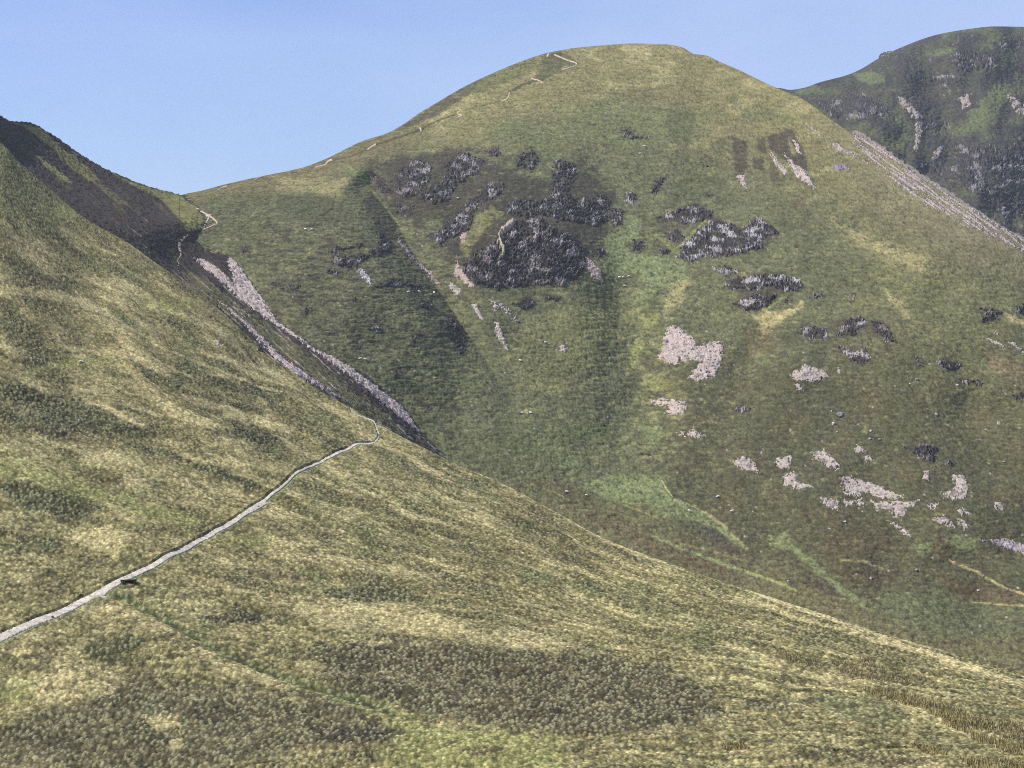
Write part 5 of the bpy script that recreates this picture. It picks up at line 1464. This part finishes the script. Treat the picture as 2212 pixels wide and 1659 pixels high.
# ================================================================ air, sky, sun
def build_haze():
    lo, hi = np.array([-2500, -800, -1400.0]), np.array([3200, 5200, 700.0])
    V = np.array([[x, y, z] for z in (lo[2], hi[2]) for y in (lo[1], hi[1]) for x in (lo[0], hi[0])])
    Q = np.array([[0, 2, 3, 1], [4, 5, 7, 6], [0, 1, 5, 4], [2, 6, 7, 3], [0, 4, 6, 2], [1, 3, 7, 5]])
    m = bpy.data.materials.new('haze'); m.use_nodes = True
    nt = m.node_tree; nt.nodes.remove(nt.nodes['Principled BSDF'])
    vol = nt.nodes.new('ShaderNodeVolumePrincipled')
    vol.inputs['Density'].default_value = HAZE
    vol.inputs['Color'].default_value = (.80, .88, 1.0, 1)
    vol.inputs['Anisotropy'].default_value = .2
    nt.links.new(vol.outputs[0], nt.nodes['Material Output'].inputs['Volume'])
    tag(mesh_ob('haze', V, Q, m, smooth=False), kind='stuff')


HAZE = 4.5e-5
if HAZE:
    build_haze()

SUN_AZ, SUN_EL = -93.0, 45.0            # degrees from straight ahead (minus = to the left), above the horizon
az, el = math.radians(SUN_AZ), math.radians(SUN_EL)
sun = bpy.data.lights.new('sun', 'SUN'); sun.energy = 4.6; sun.angle = math.radians(.53); sun.color = (1.0, .95, .86)
sun_ob = bpy.data.objects.new('sun', sun); COL.objects.link(sun_ob)
# light travels from the sun towards the scene
from mathutils import Vector
d_ = Vector((math.sin(az) * math.cos(el), math.cos(az) * math.cos(el), math.sin(el)))
sun_ob.rotation_euler = d_.to_track_quat('Z', 'Y').to_euler()

w = bpy.data.worlds.new('World'); sc.world = w; w.use_nodes = True
nt = w.node_tree; nd, lk = nt.nodes, nt.links
bg = nd['Background']; bg.inputs['Strength'].default_value = .113
sky = nd.new('ShaderNodeTexSky'); sky.sky_type = 'NISHITA'; sky.sun_disc = False
sky.sun_elevation = el; sky.sun_rotation = az
sky.altitude = 600; sky.air_density = 1.0; sky.dust_density = .3; sky.ozone_density = 5.0
# a thin veil of high cloud, thicker up and to the right
tc = nd.new('ShaderNodeTexCoord')
mp = nd.new('ShaderNodeMapping'); mp.inputs['Scale'].default_value = (3.0, 3.0, 9.0)
lk.new(tc.outputs['Generated'], mp.inputs['Vector'])
nz = nd.new('ShaderNodeTexNoise'); nz.inputs['Scale'].default_value = 1.3; nz.inputs['Detail'].default_value = 5; nz.inputs['Roughness'].default_value = .55
lk.new(mp.outputs['Vector'], nz.inputs['Vector'])
sx = nd.new('ShaderNodeSeparateXYZ'); lk.new(tc.outputs['Generated'], sx.inputs[0])
def math_(op, a, b_):
    n = nd.new('ShaderNodeMath'); n.operation = op
    for i_, q in enumerate((a, b_)):
        if isinstance(q, (int, float)):
            n.inputs[i_].default_value = q
        else:
            lk.new(q, n.inputs[i_])
    return n.outputs[0]
grad = math_('ADD', math_('MULTIPLY', sx.outputs['X'], .9), math_('MULTIPLY', sx.outputs['Z'], 1.6))
veil = math_('ADD', math_('ADD', grad, .10), math_('MULTIPLY', math_('SUBTRACT', nz.outputs['Fac'], .5), .85))
cl = nd.new('ShaderNodeClamp'); lk.new(veil, cl.inputs['Value']); cl.inputs['Min'].default_value = 0; cl.inputs['Max'].default_value = .75
mx = nd.new('ShaderNodeMix'); mx.data_type = 'RGBA'
lk.new(cl.outputs[0], mx.inputs['Factor']); tn_ = nd.new('ShaderNodeMix'); tn_.data_type = 'RGBA'; tn_.blend_type = 'MULTIPLY'; tn_.inputs['Factor'].default_value = 1
lk.new(sky.outputs['Color'], tn_.inputs[6]); tn_.inputs[7].default_value = (.78, .79, 1.0, 1)
lk.new(tn_.outputs[2], mx.inputs[6]); mx.inputs[7].default_value = (4.2, 4.95, 7.0, 1)
lk.new(mx.outputs[2], bg.inputs['Color'])

vs = sc.view_settings
vs.view_transform = 'Standard'; vs.look = 'None'; vs.gamma = 1; vs.exposure = .38
try:
    vs.use_curve_mapping = False
except Exception:
    pass
sc.cycles.use_denoising = False
sc.cycles.pixel_filter_type = 'BLACKMAN_HARRIS'; sc.cycles.filter_width = 1.0
sc.cycles.volume_bounces = 0
sc.cycles.max_bounces = 4
